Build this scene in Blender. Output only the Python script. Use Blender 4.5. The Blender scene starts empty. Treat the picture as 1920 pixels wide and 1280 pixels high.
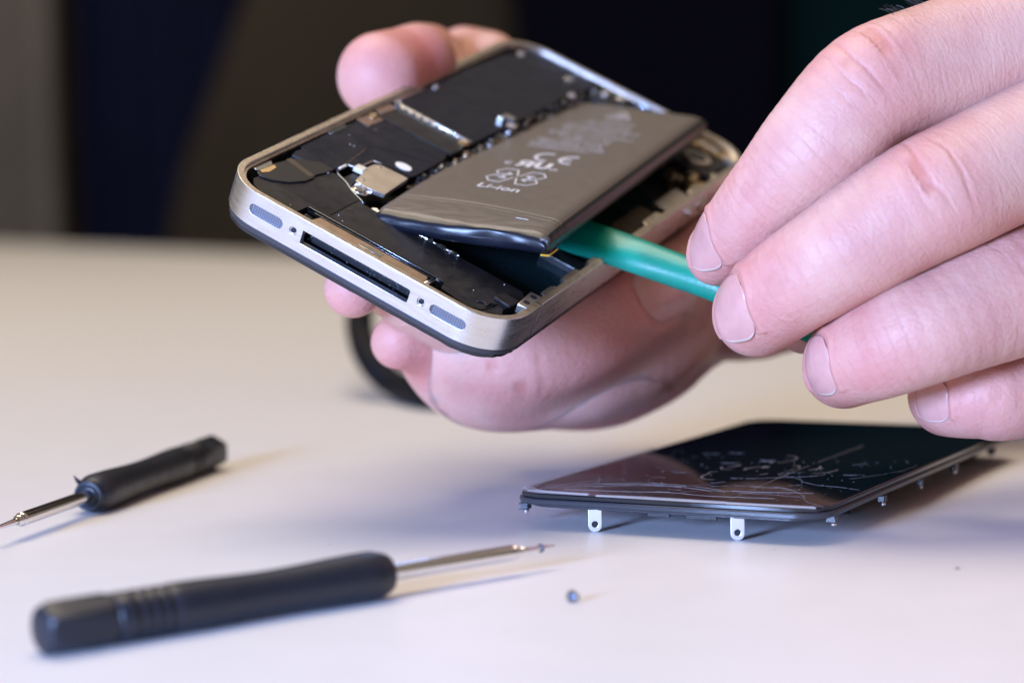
import bpy, bmesh, math, random
import numpy as np
from mathutils import Matrix, Vector

random.seed(7); rng = np.random.default_rng(7)
MM = 0.001
R_ = math.radians
scene = bpy.context.scene
col = scene.collection

# ------------------------------------------------------------------ camera
F = 4300.0 / 1920.0            # focal length in picture widths
def rot(yaw, pitch, roll):
    c, s = math.cos, math.sin
    Z = np.array([[c(yaw), -s(yaw), 0], [s(yaw), c(yaw), 0], [0, 0, 1]])
    X = np.array([[1, 0, 0], [0, c(pitch), -s(pitch)], [0, s(pitch), c(pitch)]])
    Y = np.array([[c(roll), 0, s(roll)], [0, 1, 0], [-s(roll), 0, c(roll)]])
    return Z @ X @ Y
CAM = np.array([0, 0, 64.19])
CR = rot(0, -0.080862, 0.02175)
cam_d = bpy.data.cameras.new('camera'); cam = bpy.data.objects.new('camera', cam_d); col.objects.link(cam)
cam_d.sensor_width = 36; cam_d.lens = 36 * F
cam_d.clip_start = 0.01; cam_d.clip_end = 50
m = np.eye(4); m[:3, 0] = CR[:, 0]; m[:3, 1] = CR[:, 2]; m[:3, 2] = -CR[:, 1]; m[:3, 3] = CAM * MM
cam.matrix_world = Matrix(m.tolist())
cam_d.dof.use_dof = True
cam_d.dof.focus_distance = 0.389
cam_d.dof.aperture_fstop = 11.5
scene.camera = cam
scene.view_settings.view_transform = 'Standard'
scene.view_settings.look = 'None'
scene.view_settings.exposure = 0
scene.view_settings.gamma = 1

# ------------------------------------------------------------------ light
w = bpy.data.worlds.new('World'); scene.world = w; w.use_nodes = True
bg = w.node_tree.nodes['Background']
bg.inputs['Color'].default_value = (1.0, 0.86, 0.72, 1); bg.inputs['Strength'].default_value = 0.26

def area(name, loc, target, size, power, color, spread=180):
    d = bpy.data.lights.new(name, 'AREA'); d.shape = 'DISK'; d.size = size * MM; d.energy = power; d.color = color
    d.spread = R_(spread)
    o = bpy.data.objects.new(name, d); col.objects.link(o)
    o.location = Vector(loc) * MM
    o.rotation_euler = (Vector(target) - Vector(loc)).to_track_quat('-Z', 'Y').to_euler()
    return o
area('ceiling_lamp', (-250, 760, 1800), (0, 600, 0), 1500, 32, (1.0, 0.84, 0.62))
area('cool_window_light', (-400, -230, 142), (10, 400, 20), 190, 14.8, (0.36, 0.53, 1.0))

# ------------------------------------------------------------------ frames of reference
PR = rot(-0.4857234, 0.2415390, 0.4965086); PO = np.array([-49.8717, 394.7471, 62.5106])   # the phone as held
def ray(x, y): return CR @ np.array([(x - 960) / 4300, 1, -(y - 640) / 4300])
def un(x, y, D): return CAM + ray(x, y) * D
def on_table(x, y, z=0):
    d = ray(x, y); return CAM + d * ((z - CAM[2]) / d[2])
def pw(l): return PR @ np.asarray(l, float) + PO

# ------------------------------------------------------------------ materials
def mat(name, color, rough=0.5, metal=0.0, spec=0.5, var=0.0, vscale=5.0, bump=0.0, bscale=0.3, coat=0.0, rvar=0.0, stretch=None, sss=0.0, emit=None, alpha=1.0, trans=0.0, aniso=0.0, bdist=0.15):
    """vscale / bscale are feature sizes in millimetres"""
    M = bpy.data.materials.new(name); M.use_nodes = True
    N = M.node_tree.nodes; L = M.node_tree.links; P = N['Principled BSDF']
    P.inputs['Base Color'].default_value = (*color, 1); P.inputs['Roughness'].default_value = rough
    P.inputs['Metallic'].default_value = metal; P.inputs['Specular IOR Level'].default_value = spec
    P.inputs['Coat Weight'].default_value = coat; P.inputs['Alpha'].default_value = alpha
    P.inputs['Transmission Weight'].default_value = trans
    P.inputs['Coat Roughness'].default_value = 0.08
    tc = N.new('ShaderNodeTexCoord'); src = tc.outputs['Object']
    if stretch:
        mp = N.new('ShaderNodeMapping'); mp.inputs['Scale'].default_value = stretch; L.new(src, mp.inputs[0]); src = mp.outputs[0]
    def noise(sc, det=4):
        n = N.new('ShaderNodeTexNoise'); n.inputs['Scale'].default_value = 1000.0 / sc; n.inputs['Detail'].default_value = det
        L.new(src, n.inputs['Vector']); return n
    if var or rvar:
        n = noise(vscale)
        if var:
            r = N.new('ShaderNodeMixRGB'); r.blend_type = 'MIX'
            r.inputs[1].default_value = (*[max(0, c * (1 - var)) for c in color], 1); r.inputs[2].default_value = (*[min(1, c * (1 + var)) for c in color], 1)
            mr = N.new('ShaderNodeMapRange'); mr.inputs[1].default_value = .3; mr.inputs[2].default_value = .7
            L.new(n.outputs[0], mr.inputs[0]); L.new(mr.outputs[0], r.inputs[0]); L.new(r.outputs[0], P.inputs['Base Color'])
        if rvar:
            mr = N.new('ShaderNodeMapRange'); mr.inputs[1].default_value = .35; mr.inputs[2].default_value = .65
            mr.inputs[3].default_value = max(0.02, rough - rvar); mr.inputs[4].default_value = min(1, rough + rvar)
            L.new(n.outputs[0], mr.inputs[0]); L.new(mr.outputs[0], P.inputs['Roughness'])
    if bump:
        n = noise(bscale, 3); b = N.new('ShaderNodeBump'); b.inputs['Strength'].default_value = bump; b.inputs['Distance'].default_value = bdist * MM
        L.new(n.outputs[0], b.inputs['Height']); L.new(b.outputs[0], P.inputs['Normal'])
    return M

MT = {}
MT['steel'] = mat('brushed_steel', (0.78, 0.785, 0.81), 0.30, 1.0, var=.03, vscale=5, bump=.10, bscale=.6, rvar=.04, stretch=(1, 1, 8), bdist=.01)
MT['rim'] = mat('worn_steel', (0.50, 0.43, 0.37), 0.38, 1.0, var=.2, vscale=1.2, bump=.5, bscale=.5, bdist=.06)
MT['black_gloss'] = mat('black_glass', (0.012, 0.014, 0.018), 0.12, spec=.6, bump=.15, bscale=2)
MT['black_edge'] = mat('dark_plastic_bezel', (0.035, 0.035, 0.045), 0.35, bump=.3, bscale=.5, bdist=.05)
MT['satin'] = mat('satin_black_plastic', (0.013, 0.012, 0.014), 0.40, spec=.30, bump=.35, bscale=.25, var=.25, vscale=2, rvar=.06, bdist=.02)
MT['film'] = mat('black_shield_film', (0.010, 0.011, 0.018), 0.30, spec=.22, bump=.3, bscale=3, rvar=.08, vscale=4, bdist=.05)
MT['film2'] = mat('dark_flex_film', (0.02, 0.018, 0.016), 0.25, spec=.7, bump=.2, bscale=1.2, bdist=.04)
MT['cavity'] = mat('cavity_black', (0.006, 0.006, 0.008), 0.5)
MT['floor_mirror'] = mat('dark_metal_plate', (0.02, 0.05, 0.06), 0.22, 0.6, bump=.1, bscale=5, rvar=.08, vscale=6)
MT['chrome'] = mat('bright_metal', (0.75, 0.73, 0.72), 0.20, 1.0, var=.15, vscale=1, bump=.3, bscale=.6, bdist=.05)
MT['nickel'] = mat('nickel_shield', (0.56, 0.50, 0.46), 0.42, 1.0, var=.1, vscale=1.5, bump=.25, bscale=.3, bdist=.02)
MT['gold'] = mat('dull_gold_bracket', (0.42, 0.31, 0.25), 0.40, 1.0, var=.18, vscale=2.0, bump=.3, bscale=.3, bdist=.02)
MT['blueedge'] = mat('polished_dark_trim', (0.25, 0.28, 0.34), 0.15, 1.0)
MT['brass'] = mat('brass_contact', (0.62, 0.45, 0.25), 0.3, 1.0, bump=.3, bscale=.4)
MT['copper'] = mat('copper_flex', (0.26, 0.18, 0.15), 0.4, .8, var=.2, vscale=1)
MT['mesh'] = mat('speaker_mesh_metal', (0.02, 0.02, 0.03), 0.6, .3)
MT['wire'] = mat('speaker_wire', (0.20, 0.20, 0.23), 0.55, .3)
MT['cream'] = mat('cream_foam', (0.72, 0.66, 0.56), 0.6)
MT['white'] = mat('white_sticker', (0.85, 0.83, 0.80), 0.45)
MT['rubber'] = mat('black_seam', (0.01, 0.01, 0.012), 0.5)
MT['pcb'] = mat('brown_component', (0.13, 0.10, 0.07), 0.4, .3, var=.4, vscale=1.5)
MT['battery'] = mat('battery_wrap_ceiling_sheen', (0.095, 0.074, 0.058), 0.44, spec=.7, bump=.15, bscale=2.0, rvar=.03, vscale=3, bdist=.03)  # lighter brown base puts the ceiling's reflection into the top face's colour
MT['bat_end'] = mat('battery_wrap_black', (0.007, 0.009, 0.016), 0.30, spec=.40, bump=.3, bscale=6, bdist=.15)
MT['print'] = mat('grey_print', (0.72, 0.70, 0.72), 0.5)
MT['print_dim'] = mat('grey_small_print', (0.52, 0.49, 0.50), 0.5)
MT['foil'] = mat('torn_foil', (0.80, 0.76, 0.68), 0.3, 1.0, bump=1, bscale=.5)
MT['kapton'] = mat('yellow_tape', (0.75, 0.45, 0.05), 0.35)
MT['tool'] = mat('green_plastic', (0.0, 0.23, 0.155), 0.36, spec=.5, bump=.8, bscale=.45, var=.15, vscale=6, coat=.08, bdist=.06)
MT['handle'] = mat('black_handle_plastic', (0.008, 0.011, 0.020), 0.42, spec=.5, bump=.5, bscale=.35, bdist=.05, rvar=.05, vscale=3)
MT['dark_screw'] = mat('dark_screw_steel', (0.13, 0.14, 0.18), 0.35, .9)
MT['shaft'] = mat('polished_steel', (0.78, 0.75, 0.73), 0.12, 1.0, bump=.1, bscale=.3)
MT['glass'] = mat('display_glass', (0.008, 0.012, 0.018), 0.035, spec=.55, coat=.3)
MT['scratch'] = mat('glass_scratch', (0.55, 0.52, 0.55), 0.4, alpha=.8)
MT['scratch2'] = mat('faint_scuff', (0.45, 0.38, 0.36), 0.5, alpha=.22)
MT['clear'] = mat('clear_adhesive', (0.75, 0.70, 0.70), 0.15, alpha=.22)
MT['bezel'] = mat('display_frame_black', (0.030, 0.034, 0.045), 0.25, spec=.6, bump=.2, bscale=1)
MT['table'] = mat('white_laminate', (0.745, 0.74, 0.775), 0.38, spec=.40, var=.015, vscale=12, bump=.55, bscale=.42, bdist=.07)
MT['cable'] = mat('black_rubber_cable', (0.004, 0.004, 0.006), 0.6, spec=.15)
MT['shirt'] = mat('black_shirt_cloth', (0.010, 0.012, 0.016), 0.85, bump=.5, bscale=2)
MT['hair'] = mat('arm_hair', (0.05, 0.03, 0.02), 0.5)

# ------------------------------------------------------------------ mesh helpers
def np2m(A, t):
    m = np.eye(4); m[:3, :3] = A; m[:3, 3] = np.asarray(t) * MM; return Matrix(m.tolist())
def empty(name, label, cat, A=np.eye(3), t=(0, 0, 0), group=None):
    o = bpy.data.objects.new(name, None); col.objects.link(o); o.empty_display_size = .01
    o.matrix_world = np2m(A, t); o['label'] = label; o['category'] = cat
    if group: o['group'] = group
    return o
def tag(o, label, cat, group=None):
    o['label'] = label; o['category'] = cat
    if group: o['group'] = group
    return o
def link(name, me, material, parent=None, smooth=False, bevel=0, seg=2, loc=None):
    me.name = name
    o = bpy.data.objects.new(name, me); col.objects.link(o)
    if material is not None and not me.materials: me.materials.append(material)
    if parent: o.parent = parent
    if loc is not None: o.location = Vector(loc) * MM
    if smooth: me.shade_smooth()
    if bevel:
        b = o.modifiers.new('bevel', 'BEVEL'); b.width = bevel * MM; b.segments = seg; b.limit_method = 'ANGLE'; b.angle_limit = R_(35)
        me.shade_smooth(); 
        try: me.set_sharp_from_angle(angle=R_(40))
        except Exception: pass
    return o
def mesh(verts, faces):
    me = bpy.data.meshes.new('m'); me.from_pydata([tuple(np.asarray(v, float) * MM) for v in verts], [], [tuple(f) for f in faces]); me.validate(); me.update(); return me
def fixn(me):
    b = bmesh.new(); b.from_mesh(me); bmesh.ops.recalc_face_normals(b, faces=b.faces); b.to_mesh(me); b.free(); return me
def prism_m(poly, z0, z1):
    n = len(poly); v = [(x, y, z0) for x, y in poly] + [(x, y, z1) for x, y in poly]
    f = [list(range(n))[::-1], list(range(n, 2 * n))] + [[i, (i + 1) % n, n + (i + 1) % n, n + i] for i in range(n)]
    return fixn(mesh(v, f))
def prism(name, poly, z0, z1, m, parent, bevel=.12, loc=None):
    return link(name, prism_m(poly, z0, z1), m, parent, bevel=bevel, loc=loc)
def box_v(x0, x1, y0, y1, z0, z1):
    v = [(x, y, z) for z in (z0, z1) for y in (y0, y1) for x in (x0, x1)]
    f = [(0, 2, 3, 1), (4, 5, 7, 6), (0, 1, 5, 4), (2, 6, 7, 3), (0, 4, 6, 2), (1, 3, 7, 5)]
    return v, f
def box(name, b, m, parent, bevel=.1):
    v, f = box_v(*b); return link(name, mesh(v, f), m, parent, bevel=bevel)
class Multi:
    def __init__(s): s.v = []; s.f = []
    def add(s, v, f):
        k = len(s.v); s.v += [tuple(q) for q in v]; s.f += [[i + k for i in q] for q in f]
    def box(s, *b): s.add(*box_v(*b))
    def obox(s, c, d, L, W, z0, z1):
        d = np.array(d, float); d /= np.linalg.norm(d); n = np.array([-d[1], d[0]]); c = np.array(c, float)
        q = [c - d * L / 2 - n * W / 2, c + d * L / 2 - n * W / 2, c + d * L / 2 + n * W / 2, c - d * L / 2 + n * W / 2]
        s.add([(x, y, z) for z in (z0, z1) for x, y in q], [(3, 2, 1, 0), (4, 5, 6, 7), (0, 1, 5, 4), (1, 2, 6, 5), (2, 3, 7, 6), (3, 0, 4, 7)])
    def build(s, name, m, parent=None, bevel=0, smooth=False): return link(name, mesh(s.v, s.f), m, parent, smooth=smooth, bevel=bevel)
def rr(x0, y0, x1, y1, r, n=8):
    P = []
    for cx, cy, a0 in ((x1 - r, y0 + r, -90), (x1 - r, y1 - r, 0), (x0 + r, y1 - r, 90), (x0 + r, y0 + r, 180)):
        for k in range(n + 1):
            a = R_(a0 + 90 * k / n); P.append((cx + r * math.cos(a), cy + r * math.sin(a)))
    return P
def circ(cx, cy, r, n=20, ry=None): return [(cx + r * math.cos(2 * math.pi * k / n), cy + (ry or r) * math.sin(2 * math.pi * k / n)) for k in range(n)]
def catm(P, n):
    P = np.asarray(P, float); Q = np.vstack([2 * P[0] - P[1], P, 2 * P[-1] - P[-2]]); out = []
    for i in range(1, len(Q) - 2):
        for k in range(n):
            t = k / n; out.append(.5 * (2 * Q[i] + (Q[i + 1] - Q[i - 1]) * t + (2 * Q[i - 1] - 5 * Q[i] + 4 * Q[i + 1] - Q[i + 2]) * t * t + (3 * Q[i] - Q[i - 1] + Q[i + 2] - 3 * Q[i + 1]) * t ** 3))
    out.append(P[-1]); return np.array(out)
def tube_m(path, rad, n=16, flat=None, up=(0, 0, 1)):
    path = np.asarray(path, float); V = []; Fc = []
    for i, p in enumerate(path):
        t = path[min(i + 1, len(path) - 1)] - path[max(i - 1, 0)]; t = t / np.linalg.norm(t)
        a = np.cross(t, up); a /= np.linalg.norm(a); b = np.cross(a, t)
        r = rad[i] if hasattr(rad, '__len__') else rad
        fl = flat[i] if flat is not None else 1
        for k in range(n):
            w_ = 2 * math.pi * k / n; V.append(p + a * r * math.cos(w_) + b * r * fl * math.sin(w_))
    for i in range(len(path) - 1):
        for k in range(n): Fc.append([i * n + k, i * n + (k + 1) % n, (i + 1) * n + (k + 1) % n, (i + 1) * n + k])
    Fc += [list(range(n))[::-1], [(len(path) - 1) * n + k for k in range(n)]]
    return fixn(mesh(V, Fc))
def lathe_m(prof, n=32):     # prof: (x along, r) about the x axis; r may be a function of angle
    V = []; Fc = []
    for x, r in prof:
        for k in range(n):
            a = 2 * math.pi * k / n; rr_ = r(a) if callable(r) else r; V.append((x, rr_ * math.cos(a), rr_ * math.sin(a)))
    for i in range(len(prof) - 1):
        for k in range(n): Fc.append([i * n + k, i * n + (k + 1) % n, (i + 1) * n + (k + 1) % n, (i + 1) * n + k])
    Fc += [list(range(n)), [(len(prof) - 1) * n + k for k in range(n)]]
    return fixn(mesh(V, Fc))
def carve(o, cutters):
    for me in cutters:
        c = bpy.data.objects.new('cut', me); col.objects.link(c)
        if o.parent: c.parent = o.parent
        c.matrix_basis = o.matrix_basis.copy()
        md = o.modifiers.new('b', 'BOOLEAN'); md.operation = 'DIFFERENCE'; md.object = c; md.solver = 'EXACT'
        bpy.context.view_layer.update()
        nm = bpy.data.meshes.new_from_object(o.evaluated_get(bpy.context.evaluated_depsgraph_get()))
        o.modifiers.clear(); old = o.data; o.data = nm; bpy.data.meshes.remove(old)
        bpy.data.objects.remove(c); bpy.data.meshes.remove(me)
    return o
def bar_y(poly_xz, y0, y1):     # prism along y from an outline in x,z
    n = len(poly_xz); v = [(x, y0, z) for x, z in poly_xz] + [(x, y1, z) for x, z in poly_xz]
    return fixn(mesh(v, [list(range(n))[::-1], list(range(n, 2 * n))] + [[i, (i + 1) % n, n + (i + 1) % n, n + i] for i in range(n)]))
def screw_head(name, x, y, z, r, parent, m='chrome', axis='z'):
    prof = [(0, r * .98), (.35, r), (.5, r * .85), (.5, r * .55), (.36, r * .5), (.36, 0.02)]
    n = 20; V = []; Fc = []
    for h, q in prof:
        for k in range(n):
            a = 2 * math.pi * k / n
            qq = q * (1 + (.35 * math.cos(4 * a) if q < r * .7 and q > .05 else 0)) if q > .05 else q
            V.append((x + qq * math.cos(a), y + qq * math.sin(a), z + h) if axis == 'z' else (x + qq * math.cos(a), y - h, z + qq * math.sin(a)))
    for i in range(len(prof) - 1):
        for k in range(n): Fc.append([i * n + k, i * n + (k + 1) % n, (i + 1) * n + (k + 1) % n, (i + 1) * n + k])
    Fc.append([(len(prof) - 1) * n + k for k in range(n)])
    return link(name, fixn(mesh(V, Fc)), MT[m], parent, smooth=False)

# ------------------------------------------------------------------ setting
def struct(o): o['kind'] = 'structure'; return o
tp = [(-900, -350), (430, -350), (430, 768), (-431, 1943), (-900, 2583)]
struct(link('table', prism_m(tp, -26, 0), MT['table'], bevel=2, seg=3))
v, f = box_v(-3500, 3500, -1500, 4200, -800, -760)
struct(link('floor', mesh(v, f), mat('floor_carpet', (.06, .05, .045), .9, var=.3, vscale=60)))
# the dim room far behind the table, out of focus: hanging curtains in front of a dark wall
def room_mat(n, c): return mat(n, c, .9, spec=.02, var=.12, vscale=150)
v, f = box_v(-2600, 2600, 3900, 3960, -760, 2000); struct(link('back_wall', mesh(v, f), room_mat('dark_wall', (.055, .042, .032))))
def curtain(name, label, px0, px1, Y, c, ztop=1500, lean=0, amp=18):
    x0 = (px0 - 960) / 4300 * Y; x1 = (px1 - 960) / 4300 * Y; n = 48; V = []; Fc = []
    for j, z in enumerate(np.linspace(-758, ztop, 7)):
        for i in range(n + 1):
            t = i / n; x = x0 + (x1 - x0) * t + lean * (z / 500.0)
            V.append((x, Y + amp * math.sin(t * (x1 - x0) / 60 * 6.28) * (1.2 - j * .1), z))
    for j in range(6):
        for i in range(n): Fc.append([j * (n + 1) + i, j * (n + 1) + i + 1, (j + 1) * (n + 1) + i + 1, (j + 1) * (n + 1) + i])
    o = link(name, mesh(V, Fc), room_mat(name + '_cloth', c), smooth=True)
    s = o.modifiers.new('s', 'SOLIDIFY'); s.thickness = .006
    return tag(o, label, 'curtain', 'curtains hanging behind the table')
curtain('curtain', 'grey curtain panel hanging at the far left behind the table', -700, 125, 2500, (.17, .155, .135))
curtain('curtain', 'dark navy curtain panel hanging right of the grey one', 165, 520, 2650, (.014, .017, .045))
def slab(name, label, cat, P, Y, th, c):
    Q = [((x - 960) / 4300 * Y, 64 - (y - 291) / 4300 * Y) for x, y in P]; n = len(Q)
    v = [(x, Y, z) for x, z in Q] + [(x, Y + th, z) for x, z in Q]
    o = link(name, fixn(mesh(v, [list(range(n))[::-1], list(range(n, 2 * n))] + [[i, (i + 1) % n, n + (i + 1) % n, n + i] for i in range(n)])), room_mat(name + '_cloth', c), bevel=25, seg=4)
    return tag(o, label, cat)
def floor_y(Y): return 291 + (64 + 758) * 4300 / Y
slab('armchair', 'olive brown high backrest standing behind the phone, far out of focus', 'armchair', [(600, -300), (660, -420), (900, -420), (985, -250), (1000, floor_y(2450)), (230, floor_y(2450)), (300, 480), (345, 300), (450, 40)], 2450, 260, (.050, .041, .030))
slab('silhouette', 'black fabric partition standing in for a dark torso behind the battery and both hands', 'silhouette', [(925, -900), (1480, -900), (1480, floor_y(2250)), (1040, floor_y(2250)), (985, 150)], 2250, 60, (.004, .004, .009))  # made-up flat slab in place of a dark torso and sleeve
slab('silhouette', 'dark teal fabric partition standing in for dark clothing behind the uppermost finger', 'silhouette', [(1440, -900), (2700, -900), (2700, floor_y(2350)), (1440, floor_y(2350))], 2350, 60, (.003, .014, .018))  # made-up teal slab in place of the torso's dark clothing
# ------------------------------------------------------------------ the opened phone
PW, PL, HB = 58.6, 115.2, 6.25
phone = empty('smartphone', 'opened smartphone held in the fingers with its back cover off and steel band showing', 'phone', PR, PO)
bpy.context.view_layer.update()
def ring_m(outer, inner, z0, z1, chip=0):
    n = len(outer); V = [(x, y, z1) for x, y in outer] + [(x, y, z1) for x, y in inner] + [(x, y, z0) for x, y in inner] + [(x, y, z0) for x, y in outer]
    Fc = []
    for i in range(n):
        j = (i + 1) % n
        for a in range(4):
            b = (a + 1) % 4; Fc.append([a * n + i, a * n + j, b * n + j, b * n + i])
    return fixn(mesh(V, Fc))
band = link('steel_band', ring_m(rr(0, 0, PW, PL, 9, 16), rr(1.25, 1.25, PW - 1.25, PL - 1.25, 7.75, 16), -HB, 0), MT['steel'], phone)
cuts = [bar_y([(18.6, -1.95), (40.35, -1.95), (40.6, -2.15), (40.6, -4.2), (40.3, -4.45), (18.75, -4.45), (18.6, -4.2)], -2, 3)]
def stad(x0, x1, zc, h, n=8):
    r = h / 2; P = []
    for k in range(n + 1): a = R_(-90 + 180 * k / n); P.append((x1 - r + r * math.cos(a), zc + r * math.sin(a)))
    for k in range(n + 1): a = R_(90 + 180 * k / n); P.append((x0 + r + r * math.cos(a), zc + r * math.sin(a)))
    return P
cuts += [bar_y(stad(7.6, 14.6, -3.05, 1.9), -2, 3), bar_y(stad(44.8, 51.8, -3.05, 1.9), -2, 3)]
for hx in (16.75, 42.95): cuts += [bar_y(circ(hx, -2.95, .75, 20), -2, .35), bar_y(circ(hx, -2.95, .42, 16), -2, 3)]
for sx in (0, PW):
    v, f = box_v(sx - .35 if sx == 0 else sx - .12, sx + .12 if sx == 0 else sx + .35, 13.85, 14.2, -8, 1); cuts.append(mesh(v, f))
carve(band, cuts)
b = band.modifiers.new('bevel', 'BEVEL'); b.width = .14 * MM; b.segments = 2; b.limit_method = 'ANGLE'; b.angle_limit = R_(50)
band.data.shade_smooth(); band.data.set_sharp_from_angle(angle=R_(35))
box('band_seam', (.02, 1.2, 13.86, 14.19, -HB + .02, -.02), MT['rubber'], phone, 0); box('band_seam', (PW - 1.2, PW - .02, 13.86, 14.19, -HB + .02, .04), MT['rubber'], phone, 0)
# worn inner lip that carries the back cover, slightly below the rim
inner_lip = link('inner_lip', ring_m(rr(1.0, 1.0, PW - 1.0, PL - 1.0, 8.1, 12), rr(1.75, 1.75, PW - 1.75, PL - 1.75, 7.2, 12), -1.3, -.55), MT['rim'], phone, bevel=.1)
rimtop = link('rim_strip', ring_m(rr(.16, .16, PW - .16, PL - .16, 8.85, 14), rr(1.12, 1.12, PW - 1.12, PL - 1.12, 7.9, 14), -.05, .035), MT['rim'], phone)
# grille meshes, dock connector interior
for k, x0 in enumerate((7.4, 44.6)):
    g = link('speaker_grille', bar_y(stad(x0, x0 + 7.4, -3.05, 2.3), .65, .8), MT['mesh'], phone)
    w_ = Multi()
    for i in range(16):
        x = x0 + .3 + i * .46; w_.box(x - .10, x + .10, .56, .66, -4.1, -2.0)
    for i in range(6):
        z = -4.0 + i * .36; w_.box(x0 + .2, x0 + 7.2, .54, .62, z - .08, z + .08)
    q = w_.build('grille_wire', MT['wire'], g); q['kind'] = 'stuff'
for hx in (16.75, 42.95): screw_head('bottom_screw', hx, .55, -2.95, .5, phone, 'handle', 'y')
box('dock_cavity', (18.2, 41.0, 3.0, 7.5, -4.9, -1.6), MT['cavity'], phone, .05)
w_ = Multi()
for i in range(60): x = rng.uniform(19, 40); z = rng.uniform(-4.4, -2.0); y = rng.uniform(.9, 2.9); k = rng.uniform(.03, .09); w_.box(x - k, x + k, y, y + .05, z - k, z + k)
w_.build('dock_dust', mat('dock_lint', (.12, .14, .18), .5), phone)['kind'] = 'stuff'
box('dock_tongue', (19.2, 40.0, 2.2, 3.2, -3.2, -2.7), MT['cavity'], phone, .05)
# front glass and bezel below the band
def chipped(P, s):
    out = []
    for x, y in P:
        out.append((x, y))
    return out
prism('bezel', rr(.35, .35, PW - .35, PL - .35, 8.7, 12), -HB - 1.25, -HB, MT['black_edge'], phone, .25)
fg = []
base = rr(.55, .55, PW - .55, PL - .55, 8.5, 14)
for i in range(len(base)):
    a = np.array(base[i]); c = np.array(base[(i + 1) % len(base)]); L_ = np.linalg.norm(c - a); n_ = max(1, int(L_ / 1.2))
    for k in range(n_):
        p_ = a + (c - a) * k / n_; inw = np.array([PW / 2, PL / 2]) - p_; inw /= np.linalg.norm(inw)
        near = p_[1] < 12 and p_[0] > 30
        fg.append(tuple(p_ + inw * (abs(rng.normal()) * .13 if near else .03)))
prism('front_glass', fg, -HB - 1.95, -HB - 1.24, MT['black_gloss'], phone, 0)
# interior floor
prism('back_plate', rr(1.2, 1.2, PW - 1.2, PL - 1.2, 7.6, 10), -HB + .02, -5.2, MT['cavity'], phone, 0)
prism('battery_bay_plate', [(21.5, 17.4), (56.6, 17.4), (56.8, 78), (21.5, 108)], -5.19, -4.95, MT['floor_mirror'], phone, .05)
# speaker / antenna module across the bottom
sp = [(4.2, 8.2), (3.9, 6.0), (5.2, 4.2), (7.6, 2.9), (10.5, 2.55), (15.0, 2.5), (15.1, 6.4), (43.6, 6.4), (44.0, 4.3), (49.4, 3.2), (51.8, 4.2), (52.5, 6.0), (52.8, 8.6), (54.4, 9.3), (54.8, 15.3), (53.6, 16.9), (20.6, 16.9), (17.2, 18.4), (14.2, 20.6), (12.6, 22.4), (10.2, 21.4), (9.6, 16.8), (6.4, 13.4), (4.6, 11)]
sm = prism('speaker_module', sp, -4.9, -1.05, MT['satin'], phone, .22)
# seam across the module, thin recessed line, and raised clips at its right end
carve_b = []
v, f = box_v(19.1, 19.35, 7.6, 17.5, -1.2, 1); carve_b.append(mesh(v, f))
sm.modifiers.clear(); carve(sm, carve_b)
b = sm.modifiers.new('bevel', 'BEVEL'); b.width = .16 * MM; b.segments = 2; b.limit_method = 'ANGLE'; b.angle_limit = R_(40)
prism('clip', [(51.6, 9.4), (52.0, 12.6), (55.2, 12.4), (54.9, 9.2)], -1.05, -.45, MT['satin'], sm, .15)
prism('clip', [(49.0, 4.4), (49.8, 6.0), (52.0, 5.6), (52.4, 8.6), (54.2, 8.8), (55.0, 6.6), (53.2, 3.9), (50.6, 2.9)], -1.7, -1.25, MT['satin'], sm, .12)
link('rim_cable', tube_m(catm([(50.2, 5.9, -.95), (51.2, 6.7, -.8), (52.0, 6.1, -.85), (52.1, 7.3, -.8), (52.9, 8.2, -.9)], 5), .16, 8), MT['satin'], sm, smooth=True)
link('module_ridge', tube_m([(44.2, 5.6, -1.02), (49.0, 4.9, -1.02), (50.2, 5.8, -1.02)], .07, 6), MT['black_gloss'], sm)
# polished trim lines and the gold connector bracket in front of the module
w_ = Multi(); w_.box(15.6, 43.3, 5.86, 6.06, -1.2, -.62); link('polished_trim', mesh(w_.v, w_.f), MT['blueedge'], phone, bevel=.05)
w_ = Multi(); w_.box(17.2, 41.8, 5.30, 5.42, -1.4, -.80); link('polished_trim', mesh(w_.v, w_.f), MT['blueedge'], phone, bevel=.03)
br = prism('dock_bracket', [(18.3, 1.55), (18.9, 4.6), (41.0, 4.6), (41.5, 3.4), (41.6, 1.55)], -1.5, -.60, MT['gold'], phone, .12)
prism('bracket_recess', [(28.0, 2.5), (28.3, 3.6), (32.5, 3.6), (32.5, 2.5)], -.62, -.52, MT['chrome'], br, .05)
prism('bracket_step', [(19.6, 1.7), (19.9, 2.3), (40.6, 2.3), (40.8, 1.7)], -.61, -.50, MT['gold'], br, .05)
link('bracket_spring', tube_m([(41.7, 1.9, -1.0), (42.0, 4.6, -.9)], .45, 10), MT['chrome'], phone, smooth=True)
prism('bracket_gap', [(15.4, 1.5), (15.6, 5.8), (18.2, 5.2), (17.9, 1.5)], -2.6, -1.9, MT['cavity'], phone, .05)
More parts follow.
